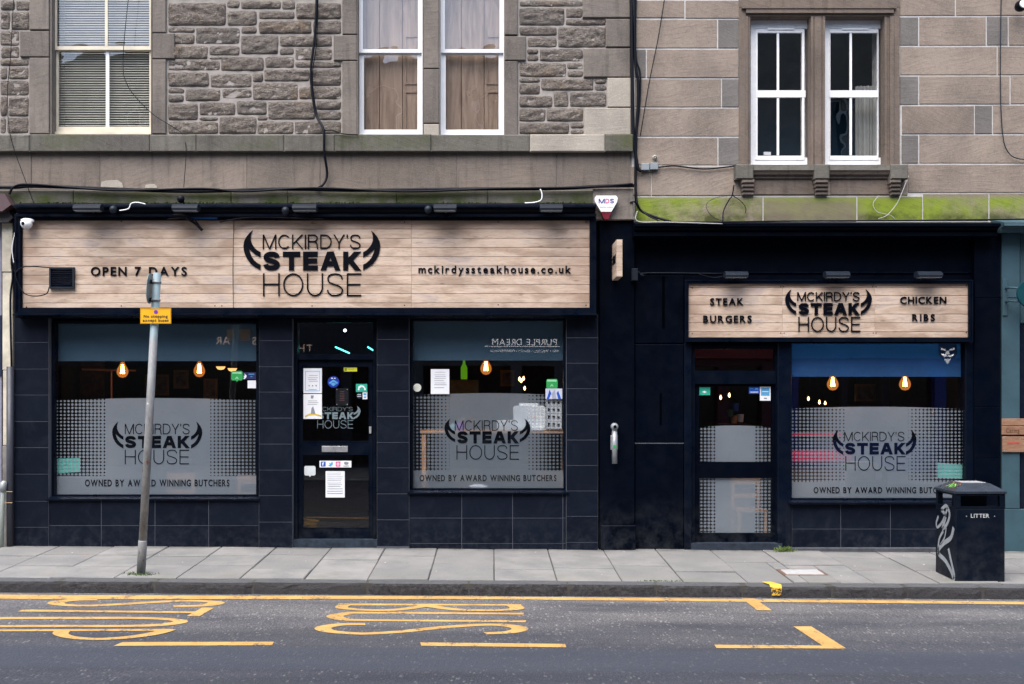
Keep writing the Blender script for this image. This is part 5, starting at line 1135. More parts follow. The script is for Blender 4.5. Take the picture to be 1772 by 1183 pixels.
# the second sign faces along the street, so it shows its edge
s1, s0_ = (Z(474, Yp) - bz) / dn.z, (Z(526, Yp) - bz) / dn.z; n = 18; P = []
for k in range(n): w = 2 * pi * k / n; P.append((Yp - .02 + .17 * cos(w), (s1 + s0_) / 2 + (s1 - s0_) / 2 * (abs(sin(w)) ** .6) * (1 if sin(w) > 0 else -1)))
m = MB(); vs = [];
for off in (-.070, -.064): vs += [(PO(s, off - .02 * ((y - Yp) / .17))[0], y, PO(s, off)[2]) for y, s in P]
m.add(vs, [tuple(range(n)), tuple(range(2 * n - 1, n - 1, -1))] + [(i, n + i, n + (i + 1) % n, (i + 1) % n) for i in range(n)]).build('edge_on_plate', simple('plate_back_grey', (.17, .23, .25), .5, .3), t)
for q in (488, 519):
    s = (Z(q, Yp) - bz) / dn.z; MB().tube([PO(s - .012), PO(s + .012)], .051, 16).build('clamp', METG, t, True); a, b = PO(s, -.078), PO(s, -.03); MB().box(a[0], b[0], Yp - .03, Yp + .03, a[2] - .02, a[2] + .02).build('clamp_arm', BLACKP, t)
# litter bin
Yb0, Yb1 = -1.95, -1.44; xa, xb = X(1653.5, Yb0), X(1739.5, Yb0); z0 = pavz(xb, Yb0) + .002; z0l = pavz(xa, Yb0)
t = thing('litter_bin', ((xa + xb) / 2, (Yb0 + Yb1) / 2, z0), 'square black litter bin with silver graffiti on its side, standing near the kerb', 'litter bin')
zr = Z(879, Yb0); ze = Z(852, Yb0); zt = ze + .09
b_ = MB(); b_.cham(xa, xb, z0 - .01, zr, Yb0, Yb1, .012); b_.build('body', BINP, t)
pl = MB(); pw = .055
for X0, X1, Y0, Y1 in ((xa, xa + pw, Yb0, Yb0 + pw), (xb - pw, xb, Yb0, Yb0 + pw), (xa, xa + pw, Yb1 - pw, Yb1), (xb - pw, xb, Yb1 - pw, Yb1)): MB().box(X0, X1, Y0, Y1, zr, ze).build('corner_post', BINP, t)
rim = MB(); rim.box(xa + pw, xb - pw, Yb0 + .001, Yb0 + .02, zr, zr + .018); rim.box(xa + pw, xb - pw, Yb0 + .001, Yb0 + .02, ze - .035, ze); rim.box(xa + .001, xa + .02, Yb0 + pw, Yb1 - pw, ze - .035, ze); rim.build('opening_rim', BINP, t)
MB().box(xa + .08, xb - .08, (Yb0 + Yb1) / 2 + .0, (Yb0 + Yb1) / 2 + .02, zr, ze - .02).build('inner_baffle', BINP, t)
lid = MB(); o_ = .012; i_ = .125
q = lambda e, z: [(xa - o_ + e, Yb0 - o_ + e, z), (xb + o_ - e, Yb0 - o_ + e, z), (xb + o_ - e, Yb1 + o_ - e, z), (xa - o_ + e, Yb1 + o_ - e, z)]
vs = q(0, ze - .012) + q(0, ze + .012) + q(i_, zt); fs = [(3, 2, 1, 0), (8, 9, 10, 11)]
for k in range(4): j = (k + 1) % 4; fs += [(k, j, 4 + j, 4 + k), (4 + k, 4 + j, 8 + j, 8 + k)]
lid.add(vs, fs).build('lid', simple('worn_bin_lid', (.020, .027, .038), .3, spec=.6, var=.3, bstr=.2), t)
MB().box(xa + i_ + .015, xb - i_ - .015, Yb0 + i_ + .02, Yb1 - i_ - .02, zt + .001, zt + .006).build('stubbing_plate', simple('scuffed_white_metal', (.50, .50, .52), .4, .3, var=.25, scale=20), t)
ptext('LITTER', 1680, 1712, 895.5, 889, Yb0 - .002, simple('silver_lettering', (.42, .44, .46), .5), t, off=.02, depth=.001)
for px in (1672.5, 1721): MB().lathe([(.007, -.003), (.007, .001)], (X(px, Yb0), Yb0, Z(893, Yb0)), 'y', 8).build('rivet', METG, t)
def side(u, v): return (xa - .003, Yb1 + (Yb0 - Yb1) * u, zr - (zr - z0) * v)    # u: back to front, v: top to bottom
gr = MB()
for pts, r in (([(.30, .07), (.55, .0), (.72, .10), (.60, .24), (.35, .33), (.52, .15), (.30, .07)], .011), ([(.15, .17), (.04, .27), (.10, .33), (.38, .22), (.62, .02)], .009), ([(.40, .36), (.20, .48), (.14, .62), (.17, .72)], .009), ([(.92, .27), (.78, .42), (.45, .52), (.20, .62), (.16, .70), (.5, .76), (.80, .88), (.92, .97)], .014), ([(.66, .58), (.78, .72), (.95, .92), (.90, .99)], .012), ([(.55, .30), (.46, .45), (.25, .56)], .006)):
    P = smoothpts([(a, b, 0) for a, b in pts], 6); 
    for i in range(len(P) - 1):
        a, b = P[i], P[i + 1]; d = Vector((b.x - a.x, (b.y - a.y) * 1.5, 0)); d = d.normalized() if d.length else Vector((1, 0, 0)); nx, ny = -d.y * r * 1.9 / .51, d.x * r * 1.9 / .78
        gr.add([side(a.x + nx, a.y + ny), side(b.x + nx, b.y + ny), side(b.x - nx, b.y - ny), side(a.x - nx, a.y - ny)], [(0, 1, 2, 3)])
gr.build('silver_graffiti', SLV, t)
ng = MB()
def lidp(u, v): # on the left slope of the lid
    a = Vector((xa - o_, Yb1 + o_, ze + .012)); b = Vector((xa - o_, Yb0 - o_, ze + .012)); c = Vector((xa - o_ + i_, Yb1 + o_ - i_, zt)); d = Vector((xa - o_ + i_, Yb0 - o_ + i_, zt))
    p = (a.lerp(b, u)).lerp(c.lerp(d, u), v); return tuple(p + Vector((-.003, 0, .003)))
for (u0, v0), (u1, v1) in (((.35, .3), (.5, .85)), ((.5, .85), (.55, .3)), ((.4, .5), (.6, .6)), ((.62, .3), (.68, .8)), ((.68, .8), (.8, .5)), ((.8, .5), (.7, .3))):
    ng.add([lidp(u0, v0), lidp(u1, v1), lidp(u1 + .03, v1 + .04), lidp(u0 + .03, v0 + .04)], [(0, 1, 2, 3)])
ng.build('green_graffiti', NEONG, t)
# tufts
def tuft(px, Y, w, n, h, name='grass_tuft', flat=1.0):
    m = MB(); cx = X(px, Y)
    for _ in range(n):
        x = cx + rnd.gauss(0, w); y = Y + rnd.gauss(0, .035) * flat; a = rnd.uniform(0, 6.28); hh = h * rnd.uniform(.4, 1); b = .006; lx, ly = cos(a) * hh * .6, sin(a) * hh * .6; z = pavz(x, min(y, -.01)) - .003
        m.add([(x - b * sin(a), y + b * cos(a), z), (x + b * sin(a), y - b * cos(a), z), (x + lx * .5 + b * sin(a) * .6, y + ly * .5, z + hh * .7), (x + lx, y + ly, z + hh * .85)], [(0, 1, 2), (0, 2, 3)])
    return m.build(name, m_leaf_, None)
m_leaf_ = m_leaf()
tag(tuft(243, -1.87, .09, 170, .035), 'low green weeds round the foot of the leaning post', 'weeds', kind='stuff'); tag(tuft(1357, -.20, .055, 110, .085), 'small grass tuft at the foot of the right door jamb', 'weeds', kind='stuff')
tag(tuft(1145, -2.02, .10, 90, .016, flat=.4), 'flat patch of moss by the kerb below the smaller shop', 'weeds', kind='stuff')
mz = MB()
for _ in range(900):
    px = rnd.uniform(30, 1025); 
    if noise.noise(Vector((px * .013, 2, 0))) + .25 < rnd.random() * .7: continue
    y = -.13 + rnd.uniform(-.10, .0); z = Z(353, -.2) + .004; x = X(px, -.2); r = rnd.uniform(.006, .02); zz = z + (0 if y < -.14 else 0)
    mz.add([(x - r, y, zz), (x + r, y, zz), (x + r * .5, y + .01, zz + r * 1.3), (x - r * .4, y - .012, zz + r * 1.1)], [(0, 1, 2), (0, 2, 3), (0, 3, 1)])
tag(mz.build('moss', simple('ledge_moss', (.045, .06, .018), .9), None), 'ragged moss growing along the stone ledge above the long sign', 'moss', kind='stuff')
t = thing('litter_scrap', (G(806, 1026.5)[0], G(806, 1026.5)[1], -.12), 'crumpled red and white wrapper in the gutter', 'litter')
x, y = G(806, 1027); z = roadz(x, y)
MB().add([(x - .07, y - .02, z + .006), (x + .06, y - .03, z + .008), (x + .08, y + .03, z + .03), (x - .02, y + .04, z + .035), (x - .08, y + .03, z + .02)], [(0, 1, 2), (0, 2, 3), (0, 3, 4)]).build('wrapper', PAPER, t)
MB().add([(x - .03, y - .035, z + .011), (x + .03, y - .036, z + .012), (x + .02, y - .0, z + .028), (x - .03, y + .0, z + .028)], [(0, 1, 2, 3)]).build('red_print', simple('red_print', (.5, .03, .05), .6), t)
cr = MB()
for _ in range(46):
    px, py = rnd.uniform(40, 1760), rnd.uniform(948, 999); d = EYE * F_PX / (py - PY0); x, y = (px - PX0) / F_PX * d, d - D
    if not -2.0 < y < -.1: continue
    r = rnd.uniform(.004, .011); z = pavz(x, y) + .004; cr.add([(x - r, y - r * .8, z), (x + r, y - r, z), (x + r * .8, y + r, z), (x - r, y + r * .7, z), (x, y, z + r * .4)], [(0, 1, 4), (1, 2, 4), (2, 3, 4), (3, 0, 4)])
tag(cr.build('pavement_litter', simple('chewing_gum', (.48, .47, .45), .8), None), 'scattered pale gum spots and crumbs on the pavement', 'litter', kind='stuff')

# ------------------------------------------------------------------ notices and stickers on the glass
def card(name, a, b, c, d, Y, mat, label, cat='notice', group=None, prints=(), round_=False):
    if round_: o = MB().lathe([((X(c, Y) - X(a, Y)) / 2, -.001), ((X(c, Y) - X(a, Y)) / 2, .001)], (X((a + c) / 2, Y), Y, Z((b + d) / 2, Y)), 'y', 24).build(name, mat)
    else: o = MB().box(X(a, Y), X(c, Y), Y, Y + .0015, Z(d, Y), Z(b, Y)).build(name, mat)
    tag(o, label, cat, group); k = 0
    for p, pm in prints:
        k += 1
        if len(p) == 4: MB().box(X(p[0], Y), X(p[2], Y), Y - .0008 - .0003 * k, Y - .0002, Z(p[3], Y), Z(p[1], Y)).build('print', pm, o)
        else: MB().prism([(X(p[i], Y), Z(p[i + 1], Y)) for i in range(0, len(p), 2)], Y - .001 - .0003 * k, Y - .0002).build('print', pm, o)
    return o
def lines(a, c, rows, h=.7): return [((a + rnd.uniform(0, 2), r, c - rnd.uniform(0, 5), r + h), INK) for r in rows]
YN = YD + .0105
o = card('notice', 525, 637, 557, 680, YN, PAPER, 'upper white certificate on the left of the glazed door', 'notice', None, lines(533, 551, [649, 653, 656, 659, 673]) + [((529, 642, 553.5, 642.6), LBLUE), ((529, 675.5, 553.5, 676.2), LBLUE), ((528.4, 642, 529, 676), LBLUE), ((553, 642, 553.6, 676), LBLUE), ((534, 666, 536, 668), INK), ((540, 666, 542, 668), INK), ((546, 666, 548, 668), INK)])
o = card('notice', 525, 681.5, 557, 724.5, YN, PAPER, 'lower white certificate with a gold swoosh on the glazed door', 'notice', None, lines(532, 551, [693, 696, 699]) + [((528, 719, 535, 715.5, 545, 715, 556, 718, 556, 721, 545, 718, 535, 718.5, 528, 722), GOLD), ((538, 684, 543, 684, 542, 689, 538, 689), INK), ((539, 706, 542, 703, 546, 716, 538, 716), INK)])
card('sticker', 595, 635.5, 618, 642.5, YN, simple('yellow_sticker', (.55, .55, .02), .5), 'small yellow strip sticker near the top of the glazed door', 'sticker', None, [((602, 638, 612, 639), INK), ((596, 636.5, 600, 641.5), simple('olive_print', (.2, .22, .02), .5))])
card('sticker', 567, 651, 587, 670, YN, simple('dark_blue_sticker', (.008, .03, .28), .4), 'round dark blue sticker on the glazed door', 'sticker', None, [((569, 662, 577, 656.5, 585, 662, 583, 664, 577, 660, 571, 664), LBLUE), ((572, 664, 577, 661.5, 582, 664, 577, 668), LBLUE), ((573, 653.5, 576, 655), PAPER), ((578, 653.5, 581, 655), PAPER)], True)
YN2 = YD + .014
card('sticker', 616, 664, 635.5, 678, YN, TEAL, 'teal square sticker at the right of the glazed door', 'sticker', None, [((619, 675, 620, 669, 624, 666, 629, 667, 633, 672, 633, 675, 630, 675, 630, 671, 626, 669, 622, 672, 622, 675), PAPER)])
card('sticker', 617, 679, 626.5, 690, YN, simple('navy_sticker', (.01, .02, .06), .5), 'small round navy club sticker below the teal one', 'sticker', None, [((618.5, 682, 625, 682.8), PAPER), ((618, 685, 625.5, 685.8), PAPER)], True)
card('sticker', 627.5, 678.7, 635.5, 690.5, YN, PAPER, 'small white and blue card sticker below the teal one', 'sticker', None, [((629, 680, 634, 683.5), LBLUE), ((629.5, 685.5, 633.5, 688.5), LBLUE)])
o = card('menu_plaque', 581, 671.5, 603, 701.5, YN, simple('black_plaque', (.012, .013, .016), .2), 'dark glass menu plaque in the middle of the glazed door', 'plaque', None); 
RL = simple('dim_rose_print', (.12, .05, .05), .5)
for q in (677, 680, 683, 686, 689, 692): MB().box(X(588, YN), X(596, YN), YN - .0012, YN - .0003, Z(q + .6, YN), Z(q, YN)).build('print', RL, o)
for a, b in ((583, 673.5), (601, 673.5), (583, 699.5), (601, 699.5)): MB().lathe([(.006, -.006), (.006, 0)], (X(a, YN), YN, Z(b, YN)), 'y', 8).build('fixing', METG, o)
FBB = simple('facebook_blue_print', (.03, .09, .36), .5); FBB.name = 'dark_blue_print'
o = card('sticker_strip', 553, 797, 608, 808.5, YD - .001, PAPER, 'white strip of social media icons under the letterbox', 'sticker', None, [((555, 798.5, 563.5, 807), FBB), ((568, 805.5, 571, 803, 568.5, 800, 572, 801.5, 574, 799, 576.5, 800, 575.5, 804, 572, 807), LBLUE), ((581, 798.5, 589, 807), PINK), ((583, 800.5, 587, 805), PAPER), ((584, 801.5, 586, 804), PINK), ((595, 800, 597, 798.8, 601, 799, 603.5, 800.2, 602, 803.5, 600, 803.8, 597.5, 803.6, 596, 803), INK), ((594, 805.5, 604, 806.5), INK)])
ptext('f', 557.5, 561.5, 806, 799.8, YD - .0025, PAPER, o, off=.02, depth=.001, name='print')
def bubble(a, b, c, d, Y, mat, label, cat='sticker', prints=()):
    P = [(a + 2, b), (c - 2, b), (c, b + 2), (c, d - 5), (c - 2, d - 3), ((a + c) / 2 + 2, d - 3), ((a + c) / 2, d), ((a + c) / 2 - 2, d - 3), (a + 2, d - 3), (a, d - 5), (a, b + 2)]
    o = tag(MB().prism([(X(p, Y), Z(q, Y)) for p, q in P], Y, Y + .0015).build('sticker', mat), label, cat)
    for p, pm in prints: MB().prism([(X(p[i], Y), Z(p[i + 1], Y)) for i in range(0, len(p), 2)], Y - .0012, Y - .0002).build('print', pm, o)
    return o
bubble(526.5, 806, 546, 825.5, YN, simple('pale_grey_sticker', (.55, .60, .62), .5), 'white speech bubble sticker at the lower left of the glazed door')
card('notice', 563.5, 815, 596.5, 860.5, YN, PAPER, 'printed white sheet in the lower glass of the glazed door', 'notice', None, lines(566, 594, [818, 821, 824.5, 828, 831, 835, 838, 841, 845, 849, 853], .55))
YW = YG - .003
LIGHTG = simple('light_green_print', (.25, .62, .35), .5)
bubble(400, 641.5, 420, 661, YW, GREEN, 'green speech bubble sticker in the leftmost shop window', prints=[((402, 643.5, 418, 643.5, 418, 646.5, 402, 646.5), LIGHTG), ((407, 655, 410, 651, 413, 655, 412, 656, 410, 653.5, 408, 656), LIGHTG)])
card('sticker', 420.5, 644, 443, 656, YW, simple('navy_sticker_long', (.012, .014, .09), .5), 'navy sticker with a white hand emblem beside the green bubble', 'sticker', None, [((421, 655, 423, 652, 421, 650, 424, 650, 423, 646, 427, 650, 426, 653, 423, 656), PAPER), ((430, 646.5, 440, 647.8), LBLUE), ((433, 651, 437, 651.8), LBLUE)])
card('sticker', 428.5, 658, 443, 671.5, YW, PAPER, 'blank white square sticker at the right of the leftmost window', 'sticker')
card('notice', 745.5, 638.5, 777.5, 681.5, YW, PAPER, 'white printed notice in the upper left of the middle window', 'notice', None, lines(751, 773, [643.5, 648, 651, 654, 658, 662, 665, 670], .6))
card('sticker', 715, 663.5, 729, 677.5, YW, simple('cream_sticker', (.60, .62, .55), .5), 'round plain pale sticker at left of the middle window', 'sticker', None, (), True)
bubble(945.5, 655.5, 965, 675, YW, GREEN, 'green speech bubble sticker at right of the middle window', prints=[((947, 657, 963, 657, 963, 660, 947, 660), LIGHTG), ((952, 668, 955, 664, 958, 668, 957, 669, 955, 666.5, 953, 669), LIGHTG)])
card('sticker', 944, 672, 973, 690, YW - .003, simple('lilac_white_sticker', (.50, .53, .65), .5), 'white letter m shaped sticker overlapping the green bubble', 'sticker', None, [((946, 690, 951, 674, 954, 680, 950, 690), BLUE), ((956, 690, 954, 682, 960, 674, 963, 690), simple('pale_grey_print', (.3, .33, .42), .5)), ((966, 690, 963, 680, 966, 676, 971, 690), BLUE)])
card('sticker', 1209.5, 669.5, 1229, 683.5, YD2 + .015, TEAL, 'teal rectangular sticker at top left of the right door', 'sticker', None, [((1215, 678, 1219, 675.5, 1223, 678, 1219, 680), PAPER)])
card('sticker', 1296, 669, 1314, 681, YD2 + .015, BLUE, 'dark blue lettered sticker at top right of the right door', 'sticker', None, [((1298, 671.5, 1303, 672.5), LBLUE), ((1307, 671, 1312, 674), LBLUE), ((1298, 677.5, 1312, 678.8), PAPER)])
card('sticker', 1315, 668.5, 1333.5, 693, YD2 + .014, PAPER, 'white and light blue payment card sticker on the right door', 'sticker', None, [((1317, 670.5, 1331.5, 684.5), LBLUE), ((1322, 688, 1327, 690), INK), ((1319, 676.5, 1330, 678), PAPER)])
for a, b, c, d, lab in ((97, 792, 140, 819, 'teal card leaning inside the lower left of the leftmost window'), (1621, 800, 1668, 826, 'teal card inside the lower right of the right window')):
    y = FY + .04; tag(MB().prism([(X(a, y), Z(d, y)), (X(a, y), Z(b + (1 if a < 500 else 0), y)), (X(c, y), Z(b + (0 if a < 500 else 4), y)), (X(c, y), Z(d - (3 if a < 500 else -2), y))], y - .025, y - .023).build('teal_card', simple('mint_card', (.10, .38, .33), .6), None), lab, 'card')
# ------------------------------------------------------------------ interiors
room('left_shop_room', X(40), X(1030), .26, 5.2, -.05, Z(352) - .1, ROOM)
room('right_shop_room', X(1110), X(1725), .26, 5.2, -.05, Z(395) - .1, ROOM)
BULBG = NT('amber_bulb_glass'); BULBG.t.nodes.remove(BULBG.p)
tr_s = BULBG.n('ShaderNodeBsdfTransparent'); tr_s.inputs[0].default_value = (.95, .55, .22, 1); em = BULBG.n('ShaderNodeEmission'); em.inputs[0].default_value = (1, .36, .08, 1); em.inputs[1].default_value = .30
ad = BULBG.n('ShaderNodeMixShader'); ad.inputs[0].default_value = .45; BULBG.t.links.new(tr_s.outputs[0], ad.inputs[1]); BULBG.t.links.new(em.outputs[0], ad.inputs[2]); BULBG.t.links.new(ad.outputs[0], BULBG.out.inputs[0]); BULBG = BULBG.m
FIL = simple('glowing_filament', (1, .6, .25), .5, bstr=0, emis=(1, .50, .18), estr=45)
def bulb(px, py, label):
    y = .36; cx, cz = X(px, y), Z(py, y); t = thing('pendant_bulb', (cx, y, cz - .07), label, 'light bulb', 'pendant bulbs behind the shop windows')
    MB().lathe([(.004, -.098), (.04, -.088), (.066, -.052), (.072, -.02), (.064, .015), (.042, .055), (.024, .09), (.019, .105)], (cx, y, cz), 'z', 18).build('glass_envelope', BULBG, t, True)
    f = MB()
    for k in range(6): a = k * pi / 3; f.tube([(cx + .009 * cos(a), y + .009 * sin(a), cz + .07), (cx + .024 * cos(a), y + .024 * sin(a), cz - .045)], .0045, 5)
    f.build('filament', FIL, t); MB().tube([(cx, y, cz + .10), (cx, y, cz + .15)], .02, 10).build('socket', BLACKP, t); MB().tube([(cx, y, cz + .15), (cx, y, 3.2 if px < 1100 else 2.95)], .004, 5).build('flex', BLACKP, t)
bulb(212, 640, 'glowing amber bulb left of the leaning post, in the leftmost window'); bulb(345, 639, 'glowing amber bulb right of the leaning post, in the leftmost window'); bulb(841, 635, 'glowing amber bulb in the middle shop window'); bulb(1441, 662, 'left glowing amber bulb in the right shop window'); bulb(1566, 662, 'right glowing amber bulb in the right shop window')
WARM = simple('warm_small_lamp', (1, .7, .4), .5, bstr=0, emis=(1, .55, .2), estr=3.5)
for px, py, y, lab in ((382, 634, 3, 'left half dome wall lamp far inside the leftmost window'), (402, 637, 3, 'right half dome wall lamp far inside the leftmost window')):
    tag(MB().lathe([(.01, -.05), (.05, -.04), (.075, 0)], (X(px, y), y, Z(py, y)), 'z', 12).build('wall_lamp', simple('dim_dome_lamp', (.6, .5, .3), .6, bstr=0, emis=(1, .55, .18), estr=.55)), lab, 'lamp', 'lamps far inside the shop')
for k, (px, py, y) in enumerate(((731, 557, .5), (743, 556.5, .5), (768, 557, .5), (789, 557, .5), (802, 557, .5), (899, 656, 4), (906, 655, 4), (902, 659, 4), (908, 672, 4), (1399, 690, 4), (1418, 696, 4), (1428, 698, 4), (1460, 697, 4), (1247, 688, 3), (1262, 684, 3))):
    o = MB().lathe([(.003, -.012), (.014, 0), (.003, .014)] if y < 1 else [(.004, -.03), (.02, 0), (.004, .04)], (X(px, y), y, Z(py, y)), 'z', 8).build('small_light', WARM); tag(o, ['leftmost tiny fairy light of the row on top of the middle window', 'second tiny fairy light from the left on top of the middle window', 'tiny fairy light above the middle of the blue blind in the middle window', 'second tiny fairy light from the right end of the row on the middle window', 'rightmost tiny fairy light of the row on top of the middle window', 'left light of the little triangle of lights inside the middle window', 'right light of the little triangle of lights inside the middle window', 'centre light of the little triangle inside the middle window', 'lowest tiny light, under the triangle of lights inside the middle window', 'leftmost and highest tiny light inside the right window', 'second tiny light from the left inside the right window', 'third tiny light from the left inside the right window', 'rightmost tiny light inside the right window, near the film top', 'left tiny light behind the upper pane of the right door', 'right tiny light behind the upper pane of the right door'][k] if True else 'tiny warm fairy light along the top of the middle window' if k < 5 else 'tiny warm point of light deep inside the middle window' if k < 9 else 'tiny warm point of light deep inside the right window' if k < 13 else 'tiny warm point of light behind the right door', 'light', 'fairy lights over the middle window' if k < 5 else 'lights deep in the middle window' if k < 9 else 'lights deep in the right window' if k < 13 else 'lights behind the right door')
def table(px0, px1, pyt, y, label, depth=.6):
    xa, xb, z = X(px0, y), X(px1, y), Z(pyt, y); t = thing('table', ((xa + xb) / 2, y + depth / 2, -.05), label, 'table')
    MB().cham(xa, xb, z - .035, z, y, y + depth, .004).build('tabletop', TABLEW, t)
    for xx in (xa + .02, xb - .07):
        for yy in (y + .02, y + depth - .07): MB().box(xx, xx + .05, yy, yy + .05, -.05, z - .035).build('leg', TABLEW, t)
    return t
table(727, 985, 745, .09, 'pale wooden table pressed behind the middle shop window', .6); TZ = Z(745, .09)
RED = simple('crimson_seat', (.42, .01, .05), .5)
def chair(px, y, z, label, mat=TABLEW, seat=None, s=1):
    cx = X(px, y); t = thing('chair', (cx, y + .2, -.05), label, 'chair'); 
    MB().cham(cx - .2, cx + .2, z - .03, z, y, y + .4, .006).build('seat', seat or mat, t)
    for a in (-.19, .15):
        for b in (0, .36): MB().box(cx + a, cx + a + .04, y + b, y + b + .04, -.05, z - .03 if b == 0 else z - .03).build('leg', mat, t)
        MB().box(cx + a, cx + a + .04, y + .36, y + .40, z, z + .42).build('back_post', mat, t)
    MB().box(cx - .15, cx + .15, y + .365, y + .395, z + .30, z + .41).build('back_rail', mat, t); MB().box(cx - .15, cx + .15, y + .365, y + .395, z + .12, z + .18).build('back_rail', mat, t)
chair(1302, .35, .50, 'pale wooden chair behind the lower pane of the right door'); chair(1380, .5, .50, 'crimson seated wooden chair at left inside the right window', seat=RED); chair(955, 1.05, .5, 'crimson seated chair behind the table of the middle window', seat=RED); chair(300, .9, .5, 'wooden chair inside the leftmost window', seat=DKWOOD); chair(425, .45, .5, 'pale wooden chair at the right side inside the leftmost window')
t = thing('crimson_bench', (X(1418, .2), .35, -.05), 'crimson padded bench at the left inside the right shop window', 'bench')
MB().cham(X(1364, .2), X(1474, .2), Z(800, .2), Z(782, .2), .2, .6, .01).build('seat', RED, t); MB().cham(X(1364, .2), X(1474, .2), Z(757, .2), Z(751, .2), .58, .66, .01).build('back_rail', RED, t); MB().box(X(1370, .2), X(1468, .2), .25, .55, -.05, Z(801, .2)).build('base', DKWOOD, t)
# printer, box, cup, cloth on the table
y = .16; t = thing('printer', (X(917, y), y + .15, TZ), 'white desktop printer on the table behind the middle window', 'printer')
P = [(890, 744), (888, 706), (891, 702), (941, 702), (944, 706), (944, 744)]; WHP = simple('bright_white_plastic', (.75, .78, .78), .4, bstr=0)
MB().prism([(X(a, y), Z(b, y)) for a, b in P], y, y + .3).build('body', WHP, t); pcx = MB().box(X(899, y), X(932, y), y + .1, y + .22, Z(702, y), Z(697.5, y)).build('paper_tray', WHP, t); MB().box(X(893, y), X(940, y), y - .08, y, Z(744, y), Z(739, y)).build('output_tray', WHP, t)
y = .13; tag(MB().cham(X(860, y), X(890, y), TZ + .001, Z(727, y), y, y + .1, .004).build('white_carton', WHP, None), 'small white carton left of the printer', 'carton')
y = .14; t = thing('pen_cup', (X(797, y), y, TZ), 'purple cup of pens on the table behind the middle window', 'cup'); MB().lathe([(.045, 0), (.052, .10)], (X(797, y), y + .05, TZ + .001), 'z', 16).build('cup', simple('purple_plastic', (.28, .06, .50), .4), t)
for dx, cm in ((-.02, GREEN), (.0, PINK), (.02, LBLUE), (.03, GOLD)): MB().tube([(X(797, y) + dx * .5, y + .05, TZ + .02), (X(797, y) + dx * 1.6, y + .05, TZ + .17)], .006, 6).build('pen', cm, t)
tag(MB().lathe([(.03, 0), (.045, .03), (.04, .07), (.02, .085)], (X(784, y), y + .05, TZ + .001), 'z', 14).build('tape_roll', simple('pale_blue_plastic', (.2, .42, .5), .5), None, True), 'pale blue tub left of the purple pen cup', 'tub')
y = .10; 
def blob(cx, cy, cz, rx, ry, rz, mat, nm):
    m = MB(); n1, n2 = 14, 8
    for j in range(n2 + 1):
        for i in range(n1):
            a, b = 2 * pi * i / n1, pi * j / n2; k = 1 + .25 * noise.noise(Vector((cos(a) * 2, sin(a) * 2, b * 2)))
            m.v.append((cx + rx * k * cos(a) * sin(b), cy + ry * k * sin(a) * sin(b), cz + rz * k * cos(b)))
    for j in range(n2):
        for i in range(n1): m.f.append((j * n1 + i, (j + 1) * n1 + i, (j + 1) * n1 + (i + 1) % n1, j * n1 + (i + 1) % n1))
    return m.build(nm, mat, None, True)
tag(blob(X(828, y), y, Z(842, y), .12, .05, .035, PAPER, 'white_cloth'), 'crumpled white cloth on the ledge at the bottom of the middle window', 'cloth')
t = thing('leaflet_rack', (X(959, .07), .07, Z(740, .07)), 'narrow strip of black and white leaflets at right of the middle window', 'leaflets')
y = .055
for k in range(4):
    MB().box(X(945, y), X(972, y), y, y + .002, Z(690 + k * 13 + 12.4, y), Z(690 + k * 13, y)).build('leaflet', simple('leaflet_paper_%s' % 'abcd'[k], (.42, .44, .46), .6), t)
    for j in range(3): MB().box(X(948 + j * 8, y), X(952.5 + j * 8, y), y - .001, y - .0002, Z(690 + k * 13 + 9, y), Z(690 + k * 13 + 2 + j, y)).build('print', BLACKL, t)
t = thing('wine_bottle', (X(803, 2.2), 2.2, Z(656, 2.2)), 'bright green bottle standing inside the middle window', 'bottle'); GB = simple('glowing_lime_bottle', (.16, .55, .02), .2, bstr=0, emis=(.25, .8, .02), estr=.09)  # bottle is no lamp; a faint green glow is put into its material
MB().lathe([(.045, 0), (.048, .02), (.048, .17), (.018, .23), (.018, .30)], (X(803, 2.2), 2.2, Z(656, 2.2)), 'z', 14).build('bottle', GB, t, True)
tag(MB().cham(X(777, 2.1), X(828, 2.1), .0, Z(657, 2.1), 2.1, 2.7, .01).build('bar_counter', m_wood('olive_counter', (.10, .08, .02), (.17, .13, .04))), 'olive wooden counter carrying the green bottle inside the middle window', 'counter')
# timber posts and hanging banner inside
for px, y, lab in ((192, 1.2, 'pale timber post hanging rail inside the leftmost window'),): 
    t = thing('clothes_rail', (X(px, y), y, -.05), 'thin copper rail standing inside the leftmost window', 'rail'); CU = simple('copper_pipe', (.50, .22, .12), .4, .4); MB().tube([(X(193, y), y, -.05), (X(193, y), y, Z(641, y))], .014, 8).build('upright', CU, t); MB().tube([(X(142, y), y, Z(639, y)), (X(235, y), y, Z(641, y))], .013, 8).build('crossbar', CU, t)
t = thing('wall_banner', (X(155, 1.6), 1.6, Z(665, 1.6)), 'brown plank wall banner with dark lettering inside the leftmost window', 'banner'); MB().cham(X(138, 1.6), X(180, 1.6), Z(688, 1.6), Z(622, 1.6), 1.6, 1.62, .003).build('board', DKWOOD, t); ptext('STEAK', 141, 178, 664, 655, 1.595, simple('banner_print', (.01, .006, .005), .6), t, off=.02, depth=.002, join=True, name='lettering')
for px0, px1 in ((1372, 1384), (1455, 1468), (1528, 1540), (1620, 1640)): tag(MB().cham(X(px0, 2.4), X(px1, 2.4), -.04, 2.95, 2.4, 2.5, .01).build('blue_column', ROOM_B), 'deep blue painted column inside the right window', 'column', 'blue columns inside the right window')
